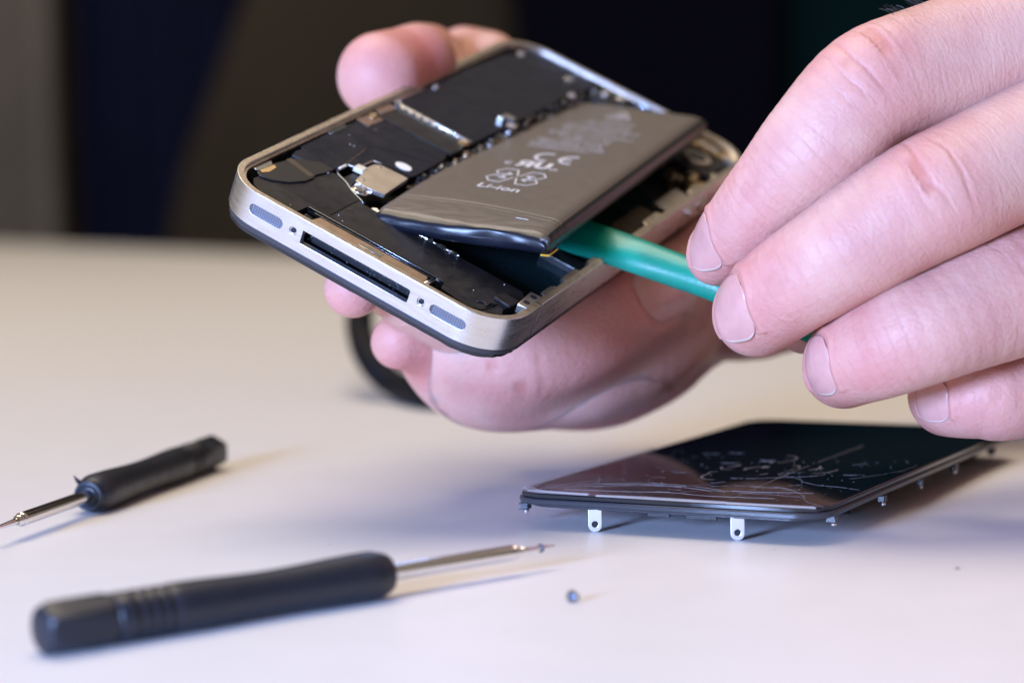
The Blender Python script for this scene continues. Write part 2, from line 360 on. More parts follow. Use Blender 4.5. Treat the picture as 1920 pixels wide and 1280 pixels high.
# curved flex lobe at the left corner
lob = [(3.1, 8.2), (4.3, 7.3), (6.4, 8.1), (8.6, 10.4), (10.0, 13.6), (10.2, 16.0), (9.8, 17.4), (10.3, 19.6), (10.6, 22.4), (8.0, 22.6), (4.2, 19.2), (3.3, 14.2)]
lb = prism('vibration_flex', lob, -1.0, -.68, MT['film2'], phone, .08)
prism('flex_stripe', [(3.6, 17.0), (9.5, 15.6), (9.8, 16.8), (3.8, 18.4)], -.69, -.655, mat('brown_flex', (.11, .08, .055), .35, .5), lb, 0)
prism('coil_sheen', [(3.3, 9.0), (3.9, 8.6), (4.5, 10.0), (4.3, 12.6), (3.5, 13.2)], -.69, -.64, mat('golden_sheen', (.45, .32, .18), .35, 1.0, bump=1, bscale=.6, stretch=(1, 5, 1), bdist=.1), lb, 0)  # flat patch coloured as the golden sheen on the flex
link('antenna_tab', prism_m([(1.9, 9.0), (3.0, 9.4), (3.1, 13.5), (2.0, 14.6)], -1.3, -.95), MT['chrome'], phone, bevel=.08)
# black shield over the lower logic board
sh = [(3.2, 19.6), (2.6, 22.0), (3.0, 23.4), (2.2, 24.2), (2.1, 34.5), (2.9, 35.6), (2.3, 37.0), (2.4, 46.2), (3.8, 49.8), (19.6, 49.6), (20.4, 47.0), (20.6, 35.9), (20.2, 34.2), (13.2, 33.0), (12.7, 27.2), (11.0, 26.8), (10.9, 23.4), (10.2, 22.2)]
s1 = prism('shield_plate', sh, -1.6, -.74, MT['film'], phone, .14)
link('shield_crease', tube_m([(12.6, 27.4, -.72), (9.2, 36.6, -.72), (11.4, 39.4, -.72), (19.8, 43.4, -.72)], .07, 6), MT['black_gloss'], s1)
link('paint_edge', tube_m([(11.0, 23.6, -.70), (10.5, 28, -.70), (9.6, 35.6, -.70)], .05, 6), MT['gold'], s1)
ov = prism('indicator_sticker', circ(17.4, 36.4, 1.65, 24, 1.25), -.74, -.62, MT['white'], s1, .04)
pl2 = prism('shield_plate', [(3.4, 50.4), (2.5, 53.0), (3.0, 57.9), (19.4, 57.3), (20.2, 54.0), (19.9, 50.3)], -1.6, -.78, MT['satin'], phone, .14)
pl3 = prism('shield_plate', [(3.0, 59.4), (2.4, 72.5), (2.6, 90.0), (3.4, 103), (6.4, 110.6), (22.5, 112.0), (21.0, 100), (20.8, 74), (20.2, 58.4)], -1.6, -.55, MT['film'], phone, .14)
link('bright_bar', fixn(mesh(*box_v(2.9, 20.0, 58.05, 58.75, -1.5, -.35))), MT['chrome'], phone, bevel=.12)
link('bright_bar', fixn(mesh(*box_v(1.9, 2.5, 59.2, 70.5, -1.5, -.6))), MT['chrome'], phone, bevel=.12)
w_ = Multi()
for i in range(9): w_.box(4.2 + i * 1.75, 5.1 + i * 1.75, 57.75, 58.02, -.9, -.50)
w_.build('solder_joint', MT['brass'], phone, .04)['kind'] = 'stuff'
for x, y, r, m_ in ((3.2, 48.6, .85, 'brass'), (19.3, 56.6, 1.0, 'brass'), (3.0, 58.6, .9, 'chrome'), (3.4, 73.0, .7, 'chrome'), (21.2, 73.5, 1.0, 'nickel'), (5.4, 107.6, .9, 'nickel'), (17.5, 107.4, .95, 'chrome'), (21.6, 100.5, .9, 'nickel'), (28.8, 111.0, 1.1, 'chrome')):
    screw_head('screw', x, y, -.75, r, phone, m_)
prism('copper_flex', [(2.0, 44.4), (4.9, 44.0), (5.2, 49.4), (2.6, 49.8)], -.76, -.62, MT['copper'], phone, .05)
prism('copper_flex', [(1.9, 51.5), (3.6, 51.4), (3.9, 56.6), (2.2, 57)], -.78, -.66, MT['copper'], phone, .05)
prism('copper_flex', [(1.9, 34.0), (2.9, 34.0), (2.9, 40), (1.9, 40)], -.78, -.60, MT['blueedge'], phone, .05)
hk = prism('bright_hook', [(17.9, 73.2), (18.2, 76.4), (20.4, 76.6), (20.6, 75.2), (19.2, 74.9), (19.0, 73.3)], -.56, .15, MT['chrome'], phone, .1)
# battery connector cover, its screw and neighbours
cv = prism('connector_cover', [(15.2, 22.6), (14.6, 25.6), (13.7, 28.0), (13.9, 31.3), (14.8, 32.4), (20.5, 32.9), (21.2, 23.1), (19.2, 22.4), (17.6, 22.0)], -1.4, -.52, MT['nickel'], phone, .12)
prism('cover_ear', [(15.4, 22.5), (15.9, 19.9), (17.5, 19.1), (19.0, 20.2), (19.2, 22.3)], -1.5, -.98, MT['chrome'], cv, .12)
link('cover_fold', fixn(mesh(*box_v(15.3, 19.1, 22.3, 22.62, -1.3, -.55))), MT['chrome'], cv, bevel=.06)
for q in ((15.9, 24.0), (15.2, 31.3)): prism('dimple', circ(q[0], q[1], .35, 12), -.54, -.44, MT['chrome'], cv, .05)
screw_head('screw', 17.35, 20.7, -.98, 1.15, phone, 'chrome')
prism('foam_block', [(12.4, 26.3), (12.3, 28.2), (14.1, 28.5), (14.2, 26.6)], -1.2, -.35, MT['cream'], phone, .08)
link('bright_edge', tube_m([(11.0, 23.2, -.75), (11.1, 26.6, -.72), (12.7, 27.0, -.72), (12.9, 32.6, -.72), (14.4, 33.2, -.72)], .16, 6), MT['chrome'], phone)
link('bright_edge', fixn(mesh(*box_v(10.8, 11.2, 23.6, 26.0, -.9, -.5))), MT['white'], phone, bevel=.08)
prism('flex_cable', [(12.6, 22.6), (12.8, 26.4), (14.3, 26.2), (15.0, 22.6), (15.6, 20.2), (20.5, 17.2), (14.8, 20.4)], -1.9, -1.4, MT['satin'], phone, .1)
link('loop_edge', tube_m(catm([(11.2, 22.6, -1.0), (12.4, 21.6, -.9), (14.6, 20.6, -.95), (16.8, 18.9, -.95), (20.4, 17.2, -1.0)], 5), .18, 6), MT['blueedge'], phone, smooth=True)
# strip of tiny board components along the battery bay
w1 = Multi(); w2 = Multi(); w3 = Multi()
for i in range(150):
    y = 33.5 + i * .5; x = 20.9 + rng.uniform(0, 1.5); s_ = rng.uniform(.15, .35)
    (w1, w2, w3, w3)[rng.integers(4)].box(x - s_, x + s_, y - s_, y + s_ * .7, -2.2, -1.0 + rng.uniform(-.5, .35))
for w_, m_, n_ in ((w1, 'brass', 'brass_component'), (w2, 'chrome', 'bright_component'), (w3, 'satin', 'black_component')): w_.build(n_, MT[m_], phone)['kind'] = 'stuff'
box('board_edge', (20.6, 22.6, 33, 109, -3.5, -2.2), MT['pcb'], phone, .1)
# silvery torn glue line at the back edge of the module
V = []; Fc = []
xs = np.linspace(22.2, 40.5, 60)
for i, x in enumerate(xs):
    w0 = -.22 + .55 * (abs(math.sin(i * .35 + .6)) if (i < 15 or 38 < i < 59) else .05) * rng.uniform(.8, 1.1)
    V += [(x, 17.0 - .25, -1.0), (x, 17.0 + w0, -.82 + rng.uniform(-.12, .1))]
for i in range(59): Fc.append([2 * i, 2 * i + 1, 2 * i + 3, 2 * i + 2])
fo = link('torn_foil', mesh(V, Fc), MT['foil'], phone); s_ = fo.modifiers.new('s', 'SOLIDIFY'); s_.thickness = .08 * MM
# right-hand side details
ps = prism('corner_post', [(55.4, 11.0), (54.9, 17.2), (57.3, 17.4), (57.5, 11.5)], -2.2, -.35, MT['nickel'], phone, .2)
for q in ((56.3, 12.9), (56.2, 15.7)): prism('post_hole', circ(q[0], q[1], .62, 14), -.36, -.30, MT['rubber'], ps, 0)
for y0, y1, dx in ((18, 23, .35), (26.4, 33, .5), (36.5, 40.5, .35), (62, 70, .6), (84, 90, .6), (96, 99, .5)):
    prism('rim_tab', [(56.5 - dx, y0 + .8), (56.5 - dx, y1 - .5), (57.4, y1), (57.4, y0)], -1.4, -.35, MT['rim'], phone, .15)
for y in (22.9, 40.6): link('bright_clip', tube_m(catm([(56.9, y, -.6), (56.2, y + .7, -.9), (55.9, y + 1.9, -1.9), (55.9, y + 2.3, -3.2)], 4), .28, 8), MT['chrome'], phone, smooth=True)
box('bay_divider', (47.0, 56.4, 38.6, 42.6, -5.0, -3.6), MT['satin'], phone, .15)
link('divider_edge', tube_m([(47.2, 38.5, -3.6), (56.0, 38.5, -3.6)], .12, 6), MT['chrome'], phone)
# flex cables and camera parts at the far end
box('flex_pad', (50.5, 55.8, 62, 76, -5.0, -3.8), MT['pcb'], phone, .2)
box('flex_pad', (52.0, 56.2, 79, 90, -5.0, -3.4), MT['nickel'], phone, .3)
box('camera_housing', (45.5, 55.5, 98.5, 108.5, -5.0, -1.6), MT['satin'], phone, .4)
prism('camera_lens_ring', circ(50.4, 103.5, 3.0, 28), -1.62, -1.0, MT['nickel'], phone, .2)
prism('camera_lens', circ(50.4, 103.5, 1.9, 24), -1.02, -.9, MT['black_gloss'], phone, .1)
prism('copper_flex', [(42, 108.6), (43, 112.5), (53, 112), (54.5, 109)], -1.9, -1.2, MT['brass'], phone, .1)
w1 = Multi(); w2 = Multi()
for i in range(60):
    x = rng.uniform(43, 56.5); y = rng.uniform(91, 112)
    if 45 < x < 56 and 98 < y < 109: continue
    s_ = rng.uniform(.4, 1.0); (w1, w2)[i % 2].box(x - s_, x + s_, y - s_, y + s_, -5, -2.2 + rng.uniform(-1, 1.0))
w1.build('brass_component', MT['brass'], phone, .1)['kind'] = 'stuff'; w2.build('black_component', MT['satin'], phone, .1)['kind'] = 'stuff'
w1 = Multi()
for i in range(26):
    x = rng.uniform(22, 56); s_ = rng.uniform(.4, .9); w1.box(x - s_, x + s_, 110.2 - s_, 111.6 + s_, -3, -1.2 + rng.uniform(-.3, .5))
w1.build('bright_component', MT['nickel'], phone, .1)['kind'] = 'stuff'
prism('top_flex', [(23, 106), (23.5, 111), (42, 111), (41.5, 107)], -1.8, -1.1, MT['satin'], phone, .1)
link('blue_trim', tube_m([(20, 112.6, -.7), (33, 112.8, -.5), (40, 112.8, -.6)], .35, 8), MT['blueedge'], phone, smooth=True)
for y in (83.0, 88.6):   # volume buttons on the outer right edge
    bpy_ = link('side_button', bar_y(circ(0, 0, 1.5, 20), -.5, .5), MT['chrome'], phone, bevel=.1); bpy_.rotation_euler = (0, 0, R_(-90)); bpy_.location = Vector((PW + .1, y, -3.1)) * MM
# scattered dust and lint on the black parts
w_ = Multi()
for i in range(34):
    x = rng.uniform(4, 53); y = rng.uniform(3.5, 47); z = -1.0 if y < 17 else -.72
    if y > 17 and x > 19: continue
    s_ = rng.uniform(.03, .08); w_.box(x - s_, x + s_, y - s_, y + s_, z - .02, z + .06)
w_.build('dust', MT['print'], phone)['kind'] = 'stuff'

# ------------------------------------------------------------------ the battery being levered out
BR = PR @ rot(0.0705, -0.0541, -0.3193); BO = PR @ np.array([23.2615, 16.1085, 0.2436]) + PO
bat = empty('phone_battery', 'black phone battery tilted halfway out of the open phone, printed Li-ion', 'battery', BR, BO)
BW, BL, BH = 32.5, 90.5, 4.3
nu, nv = 72, 150
def bprof(k):      # closed outline of the cross section in u,w
    t = k / nu; 
    P = [(1.3, 0), (BW - 2.2, 0), (BW - .9, -.45), (BW, -1.7), (BW - .1, -3.2), (BW - .8, -BH), (.8, -BH), (.1, -3.2), (0, -1.0), (.35, -.3)]
    P = np.array(P); d = np.linalg.norm(np.roll(P, -1, 0) - P, axis=1); c = np.r_[0, np.cumsum(d)]; s = t * c[-1]; i = np.searchsorted(c, s, 'right') - 1; i = min(i, len(P) - 1)
    return P[i] + (P[(i + 1) % len(P)] - P[i]) * (s - c[i]) / d[i]
prof = [bprof(k) for k in range(nu)]
def fract(u, v): return math.sin(u * .9 + 1.3 * math.sin(v * 1.1)) * math.sin(v * .8 + 1.7 * math.sin(u * .45)) 
V = []; Fc = []
vs = np.r_[np.linspace(-.35, 14, 60), np.linspace(14.6, BL, nv - 60)]
for v_ in vs:
    for (u, w0) in prof:
        top = max(0, 1 + w0 / BH * 1.6)
        s = 0
        if v_ < 11:
            e = (11 - v_) / 11
            ridge = 8.6 + 1.6 * math.sin(u * .12)
            w1 = w0 - top * (.45 * e * e) - top * .13 * math.exp(-((v_ - ridge) / .35) ** 2) - top * .09 * math.exp(-((v_ - ridge + 1.5) / .25) ** 2) + top * .10 * fract(u, v_) * e
            if v_ < .8:       # rounded-over end
                q = min(1, (.8 - v_) / .8); w1 = w1 * (1 - .08 * q ** 3) - top * .25 * q ** 3
        else:
            w1 = w0 + top * .03 * math.sin(v_ * .1) * math.sin(u * .1)
            q = max(0, (v_ - BL + 2) / 2); w1 = w1 * (1 - .3 * q * q) - .4 * q * q
        end = 0
        yy = v_ + (.45 * math.sin(u * .25 + .6) + .06 * math.sin(u * .9)) * max(0, 1 - v_ / 3)
        V.append((u, yy, w1))
n = nu
for j in range(len(vs) - 1):
    for k in range(n): Fc.append([j * n + k, j * n + (k + 1) % n, (j + 1) * n + (k + 1) % n, (j + 1) * n + k])
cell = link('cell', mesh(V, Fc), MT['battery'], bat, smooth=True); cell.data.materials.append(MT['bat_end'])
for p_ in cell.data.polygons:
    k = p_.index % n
    if (prof[k][1] + prof[(k + 1) % n][1]) / 2 < -.55: p_.material_index = 1  # same film on the sides, black without the reflection painted on top
# end faces: bulging folded film
for j0, sgn, nm in ((0, -1, 'folded_end'), (len(vs) - 1, 1, 'folded_end')):
    E0 = np.array(V[j0 * n:(j0 + 1) * n]); c0 = E0.mean(0); VV = list(E0); FF = []; rings = 7
    for r_ in range(1, rings + 1):
        t = r_ / rings
        for q in E0:
            p_ = q.copy(); p_[2] = c0[2] + (q[2] - c0[2]) * (1 - t * .96); p_[1] = q[1] + sgn * ((1.0 + .5 * math.sin(q[0] * .22)) * math.sqrt(1 - (1 - t) ** 2) + (.10 * fract(q[0] * .8, t * 2) + .15 * math.sin(q[0] * .5)) * t)
            p_[0] = c0[0] + (q[0] - c0[0]) * (1 - .03 * t); VV.append(p_)
    for r_ in range(rings):
        for k in range(n): FF.append([r_ * n + k, r_ * n + (k + 1) % n, (r_ + 1) * n + (k + 1) % n, (r_ + 1) * n + k])
    FF.append([rings * n + k for k in range(n)])
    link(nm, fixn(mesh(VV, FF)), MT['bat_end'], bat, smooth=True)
prism('folded_corner', [(BW - 1.7, -.95), (BW - 1.5, .5), (BW - .2, .7), (BW - .05, -.75)], -3.0, -.95, mat('crinkled_wrap', (.06, .06, .075), .22, spec=.8, bump=1, bscale=.8, bdist=.25), bat, .2)
link('yellow_tape', tube_m([(BW - 1.2, -.8, -3.9), (BW - .2, .3, -4.2), (BW - .3, 4.6, -4.28)], .2, 6), MT['kapton'], bat)
# print on the battery
def text(name, s, x, y, size, parent, m, z=.03, rotz=0, sx=1.0, bold=0):
    c = bpy.data.curves.new(name, 'FONT'); c.body = s; c.size = size * MM; c.extrude = .008 * MM; c.offset = bold * MM
    c.resolution_u = 3
    o = bpy.data.objects.new(name, c); col.objects.link(o); bpy.context.view_layer.update()
    me = bpy.data.meshes.new_from_object(o.evaluated_get(bpy.context.evaluated_depsgraph_get())); bpy.data.objects.remove(o); bpy.data.curves.remove(c)
    q = link(name, me, MT[m], parent); me.materials.clear(); me.materials.append(MT[m])
    q.location = Vector((x, y, z)) * MM; q.rotation_euler = (0, 0, R_(rotz)); q.scale = (sx, 1, 1); return q
PZ = .10
text('lettering', 'Li-ion', 10.3, 20.2, 3.6, bat, 'print', PZ, -3, 1.03, .02)
def stroke(w_, pts, wd, z=PZ):
    pts = [np.array(p, float) for p in pts]
    for a, c in zip(pts[:-1], pts[1:]):
        d = c - a; w_.obox((a + c) / 2, d, np.linalg.norm(d) + wd * .4, wd, z, z + .02)
def arc(cx, cy, rx, ry, a0, a1, n=10): return [(cx + rx * math.cos(R_(a0 + (a1 - a0) * k / n)), cy + ry * math.sin(R_(a0 + (a1 - a0) * k / n))) for k in range(n + 1)]
w_ = Multi()    # recycling ring of bent arrows, four lobes
cx, cy = 14.9, 29.0
for (x0, y0, dx) in ((12.3, 26.6, 1), (17.2, 26.6, -1), (12.6, 31.6, 1), (17.3, 31.5, -1)):
    s_ = 1 if y0 > cy else -1
    stroke(w_, [(x0 + dx * 2.1, y0 - s_ * 1.7), (x0 + dx * .9, y0 + s_ * 2.0), (x0 - dx * 1.3, y0 + s_ * 1.9), (x0 - dx * 2.5, y0 - s_ * .2), (x0 - dx * 1.7, y0 - s_ * 2.0), (x0 + dx * .6, y0 - s_ * 1.2)], .26)
    stroke(w_, [(x0 - dx * .2, y0 - s_ * .3), (x0 + dx * .9, y0 - s_ * 1.2), (x0 - dx * .3, y0 - s_ * 2.4)], .26)
w_.build('recycling_mark', MT['print'], bat)
w_ = Multi()   # CE
stroke(w_, arc(15.1, 44.5, 2.2, 2.6, 80, 280, 14), .75); stroke(w_, arc(20.0, 44.5, 2.2, 2.6, 80, 280, 14), .75); stroke(w_, [(18.1, 44.5), (19.8, 44.5)], .65)
w_.build('ce_mark', MT['print'], bat)
w_ = Multi()   # component recognition mark: reversed R and U with small c and us
stroke(w_, [(14.0, 36.6), (14.0, 40.4)], .95); stroke(w_, [(14.0, 40.2), (12.2, 40.2), (11.9, 39.3), (12.3, 38.5), (14.0, 38.5)], .8); stroke(w_, [(13.2, 38.5), (11.9, 36.7)], .9)
stroke(w_, [(15.3, 40.4), (15.3, 37.8), (15.9, 37.0), (17.0, 36.9), (17.5, 37.8), (17.5, 40.4)], .95)
stroke(w_, arc(10.0, 37.6, .7, .7, 60, 300, 8), .3)
w_.build('recognition_mark', MT['print'], bat); text('lettering', 'us', 18.2, 36.6, 1.9, bat, 'print', PZ, 0, 1, .02)
w_ = Multi()   # lines of print too small to read: broken strokes
rows = [(50.8, 8.4, 20.6), (52.3, 8.6, 23.4), (53.7, 8.0, 22.6), (55.2, 9.4, 22.0), (56.6, 8.2, 21.4), (58.2, 12.0, 22.0), (59.8, 11.8, 22.6), (61.4, 9.0, 21.6), (63.2, 8.2, 25.4), (65.0, 10.4, 22.8), (66.8, 9.6, 24.6), (68.6, 8.8, 25.6), (70.4, 9.2, 22.4), (72.4, 11.8, 22.0), (74.4, 12.6, 22.2), (76.3, 15.6, 21.6)]
for y, a, c in rows:
    x = a
    while x < c:
        if rng.random() < .14: x += .5; continue
        k = rng.integers(4); h = .75
        if k == 0: w_.box(x, x + .13, y, y + h, PZ, PZ + .02); w_.box(x + .13, x + .4, y + h - .15, y + h, PZ, PZ + .02)
        elif k == 1: w_.box(x, x + .38, y, y + .15, PZ, PZ + .02); w_.box(x, x + .38, y + h - .2, y + h - .05, PZ, PZ + .02); w_.box(x, x + .13, y + .15, y + h - .2, PZ, PZ + .02)
        elif k == 2: w_.box(x + .1, x + .24, y, y + h, PZ, PZ + .02)
        else: w_.box(x, x + .13, y, y + h * .8, PZ, PZ + .02); w_.box(x + .27, x + .4, y, y + h * .8, PZ, PZ + .02)
        x += .52
w_.build('small_print', MT['print_dim'], bat)['kind'] = 'stuff'
w_ = Multi(); stroke(w_, [(14.4, 79.4), (19.4, 79.4), (16.9, 84.6), (14.4, 79.4)], .35); stroke(w_, [(15.7, 80.4), (18.0, 82.2)], .3); stroke(w_, [(18.1, 80.4), (16.4, 82.6)], .3); w_.box(16.6, 17.2, 80.2, 81.2, PZ, PZ + .02)
w_.build('warning_triangle', MT['print_dim'], bat)
link('wrap_scratch', tube_m([(24.0, 5.7, -.08), (26.3, 5.6, -.1)], .05, 4), MT['print'], bat)

# ------------------------------------------------------------------ the display assembly lying on the table
DX, DY, DYAW = -1.26935, 393.41993, -0.48736
disp = empty('display_assembly', 'cracked black phone display lying face up on small metal tabs on the table', 'phone display', rot(DYAW, 0, 0), (DX, DY, 0))
DW, DL = 57.6, 114.2
prism('screen_glass', rr(.25, .25, DW - .25, DL - .25, 5.2, 2), 5.3, 6.25, MT['glass'], disp, .22)
prism('frame', rr(0, 0, DW, DL, 5.6, 4), 4.25, 5.29, MT['bezel'], disp, .25)
prism('inner_frame', rr(1.4, 1.1, DW - 1.4, DL - 1.4, 6.2, 10), 3.75, 4.24, MT['bezel'], disp, .1)
prism('lcd_back', rr(3.5, 12, DW - 3.5, DL - 14, 1), 2.7, 3.74, MT['nickel'], disp, .1)
TABM = mat('pale_tab', (.80, .80, .82), .35, .75)
def tab(x, y, r):
    P = [(-1.15, 0), (-1.15, 3.9), (1.15, 3.9), (1.15, 1.1)] + [(1.15 * math.cos(R_(-a)), 1.1 + 1.05 * math.sin(R_(-a))) for a in range(20, 180, 20)] + [(-1.15, 1.1)]
    P = [(1.15, 3.9), (-1.15, 3.9), (-1.15, 1.15)] + [(-1.15 * math.cos(R_(a)), 1.15 - 1.12 * math.sin(R_(a))) for a in range(15, 180, 15)] + [(1.15, 1.15)]
    me = bar_y(P, 0, .55); o = link('metal_tab', me, TABM, disp)
    c_ = bar_y(circ(0, 1.35, .55, 18), -1, 2); carve(o, [c_]); o.location = Vector((x, y, .01)) * MM
    b_ = o.modifiers.new('b', 'BEVEL'); b_.width = .08 * MM; b_.segments = 2
    o.rotation_euler = (0, 0, r)
    hl = link('tab_hole', bar_y(circ(0, 1.35, .56, 18), .30, .42), MT['handle'], o)
    return o
bpy.context.view_layer.update()
tab(16.2, .9, .46); tab(42.1, 1.4, .46)
# small clips under the long edges
for x, y, s_ in ((56.0, 9.0, 1.0), (56.6, 32.5, .8), (56.4, 75.0, .8), (56.6, 100, .9), (1.2, 4.4, 1.0), (1.0, 60, .8), (56.5, 54, .5)):
    c_ = prism('edge_clip', [(x - s_, y - s_), (x + s_ * .7, y - s_ * .8), (x + s_ * .6, y + s_), (x - s_, y + s_ * .8)], 2.7, 3.9, MT['bezel'], disp, .15)
    screw_head('clip_screw', x, y, 2.2, .45 * s_ + .1, c_, 'chrome')
for x0, x1 in ((26, 30), (33, 38.5)): box('lower_clip', (x0, x1, .9, 1.6, 3.3, 3.95), MT['bezel'], disp, .06)
for y in (34, 112): box('foot', (8, 12, y - 2 if y > 50 else y, y, .02, 2.7), MT['bezel'], disp, .1); box('foot', (46, 50, y - 2 if y > 50 else y, y, .02, 2.7), MT['bezel'], disp, .1)
# clear adhesive edge and lifted slivers of glass
prism('adhesive_strip', [(.1, 9), (.5, 5), (2.8, 2.6), (2.4, 6.8), (1.3, 10.5), (1.1, 60), (-.3, 62), (-.5, 30)], 6.26, 6.5, MT['clear'], disp, .05)
prism('glass_sliver', [(.6, 4.6), (3.0, 1.6), (6.0, 1.1), (15.0, .5), (15.2, .9), (6.4, 1.7), (4.2, 2.9), (1.7, 5.4)], 6.26, 6.62, MT['clear'], disp, .06)
prism('glass_sliver', [(16.8, -.05), (20.0, .8), (24.5, 1.2), (34, .9), (40.5, .7), (40.5, .1), (56.0, .3), (56.4, -.1)], 6.26, 6.6, MT['clear'], disp, .06)
# scratches
w1 = Multi(); w2 = Multi()
def scr(W_, P, wd, z=6.258):
    P = catm(P, 6); 
    for a, c in zip(P[:-1], P[1:]):
        d = c - a; L_ = np.linalg.norm(d)
        if L_ < 1e-6 or (wd < .13 and rng.random() < .18): continue
        W_.obox((a + c) / 2, d, L_, wd * rng.uniform(.5, 1.4), z, z + .012)
scr(w1, [(39.6, 4.5), (38.2, 25), (37.3, 48), (37.3, 78)], .075)
scr(w1, [(3, 9), (12, 14.5), (24, 17.5), (36, 14), (50, 16)], .10); scr(w1, [(8, 6), (18, 7), (27, 8.6), (34, 7.2), (46, 8.2)], .14)
def crack(x, y, a, L_, wd, depth_=0):
    P = [(x, y)]; n_ = max(3, int(L_ / 1.6)); cv = rng.normal() * .02
    for _ in range(n_):
        a += rng.normal() * .16 + cv; x += 1.6 * math.cos(a); y += 1.6 * math.sin(a)
        if not (1.5 < x < 56 and 1.5 < y < 108): break
        P.append((x, y))
        if depth_ < 2 and rng.random() < .10: crack(x, y, a + rng.choice([-1, 1]) * rng.uniform(.4, .9), L_ * .4, wd * .7, depth_ + 1)
    if len(P) > 2: scr(w1, P, wd)
for x, y, a, L_, wd in ((57, 2, 2.5, 26, .05), (3, 6, .5, 34, .05), (56, 22, 2.9, 24, .045), (30, 28, .2, 18, .06), (50, 34, 1.2, 22, .04), (12, 14, .1, 26, .05), (38, 12, .4, 14, .06)): crack(x, y, a, L_, wd)
for _ in range(16):
    x = rng.uniform(10, 50); y = rng.uniform(8, 60); a = rng.uniform(-.4, .6); scr(w1, [(x, y), (x + 1.5 * math.cos(a), y + 1.5 * math.sin(a)), (x + 3 * math.cos(a + .2), y + 3 * math.sin(a + .2))], .07)
for _ in range(14):      # soft curled scuffs near the middle
    x = rng.normal(27, 6); y = rng.normal(40, 9); r_ = rng.uniform(1.2, 3.4); a0 = rng.uniform(0, 360)
    scr(w2, arc(x, y, r_, r_ * 1.6, a0, a0 + rng.uniform(60, 160), 5), rng.uniform(.15, .4), 6.262)
for _ in range(120):
    x = rng.uniform(4, 54); y = rng.uniform(2, 60); w1.box(x, x + .1, y, y + .1, 6.258, 6.29)
w1.build('scratches', MT['scratch'], disp)['kind'] = 'stuff'; w2.build('scuffs', MT['scratch2'], disp)['kind'] = 'stuff'

# ------------------------------------------------------------------ screwdrivers
def along_px(A, d, px):
    lo, hi = 20.0, 150.0
    def fx(t): q = (A + d * t - CAM) @ CR; return 960 + 4300 * q[0] / q[1]
    sg = 1 if fx(hi) > fx(lo) else -1
    for _ in range(50):
        m_ = (lo + hi) / 2
        if (fx(m_) - px) * sg > 0: hi = m_
        else: lo = m_
    return lo
def screwdriver(label, A, B, pT, pE):
    A, B = [np.asarray(q, float) for q in (A, B)]
    d = B - A; L_ = np.linalg.norm(d); d /= L_; n_ = np.cross([0, 0, 1], d); n_ /= np.linalg.norm(n_); u_ = np.cross(d, n_)
    root = empty('screwdriver', label, 'screwdriver', np.stack([d, n_, u_], 1), A, 'small precision screwdrivers')
    def facet(r, k=8, amt=1.0):
        def f_(a):
            m_ = (a + math.pi / k) % (2 * math.pi / k) - math.pi / k
            return r * (1 - amt) + amt * r * math.cos(math.pi / k) / math.cos(m_) * 1.04
        return f_
    cap = [(0, .6), (0, 2.4), (.35, 3.1), (.9, facet(3.55, 6)), (3.0, facet(3.6, 6)), (9.5, facet(3.6, 6)), (10.2, 3.3), (10.4, 3.1)]
    link('end_cap', lathe_m(cap, 48), MT['handle'], root, smooth=True, bevel=.05)
    pr = [(10.4, 3.15), (10.8, 3.45), (12.6, 3.5)]
    for k in range(4): x = 13.0 + k * 1.75; pr += [(x, 3.5), (x + .35, 3.2), (x + .8, 3.2), (x + 1.15, 3.52)]
    s0 = 20.2; n2 = 14
    for k in range(n2 + 1):
        t = k / n2; pr.append((s0 + (L_ - 3.0 - s0) * t, 3.58 - .45 * math.sin(math.pi * min(1, t * 1.05)) ** 2 * (1 - .15 * t) + .1 * t))
    pr += [(L_ - 2.0, 3.4), (L_ - 1.1, 3.2), (L_ - .35, 2.85), (L_, 2.3)]
    link('grip', lathe_m(pr, 40), MT['handle'], root, smooth=True)
    link('collar', lathe_m([(L_ - .2, 2.0), (L_ + .25, 1.9), (L_ + .3, 1.1)], 28), MT['handle'], root, smooth=True)
    st = along_px(A, d, pT); en = along_px(A, d, pE)
    link('shaft', lathe_m([(L_ - .5, 1.25), (st - 1.0, 1.25), (st - .3, 1.25), (st, 1.0)], 28), MT['shaft'], root, smooth=True, bevel=.03)
    link('shoulder', lathe_m([(st - .1, .9), (st + .25, 1.12), (st + .8, 1.0), (st + 1.3, .7)], 24), MT['shaft'], root, smooth=True)
    link('tip', lathe_m([(st + 1.2, .68), (st + 2.5, .55), (en - 1.8, .42), (en - .5, .22), (en, .1)], 16), MT['shaft'], root, smooth=True)
    return root
s1_ = screwdriver('larger looking black screwdriver in the front, pointing right, with a tiny screw at its tip', on_table(74, 1181, 3.55), on_table(727, 1074, 3.55), 962, 1040)
s2_ = screwdriver('black screwdriver further back at the left edge, its steel tip pointing left', on_table(402, 846, 3.55), on_table(166, 929, 3.55), 38, -6)
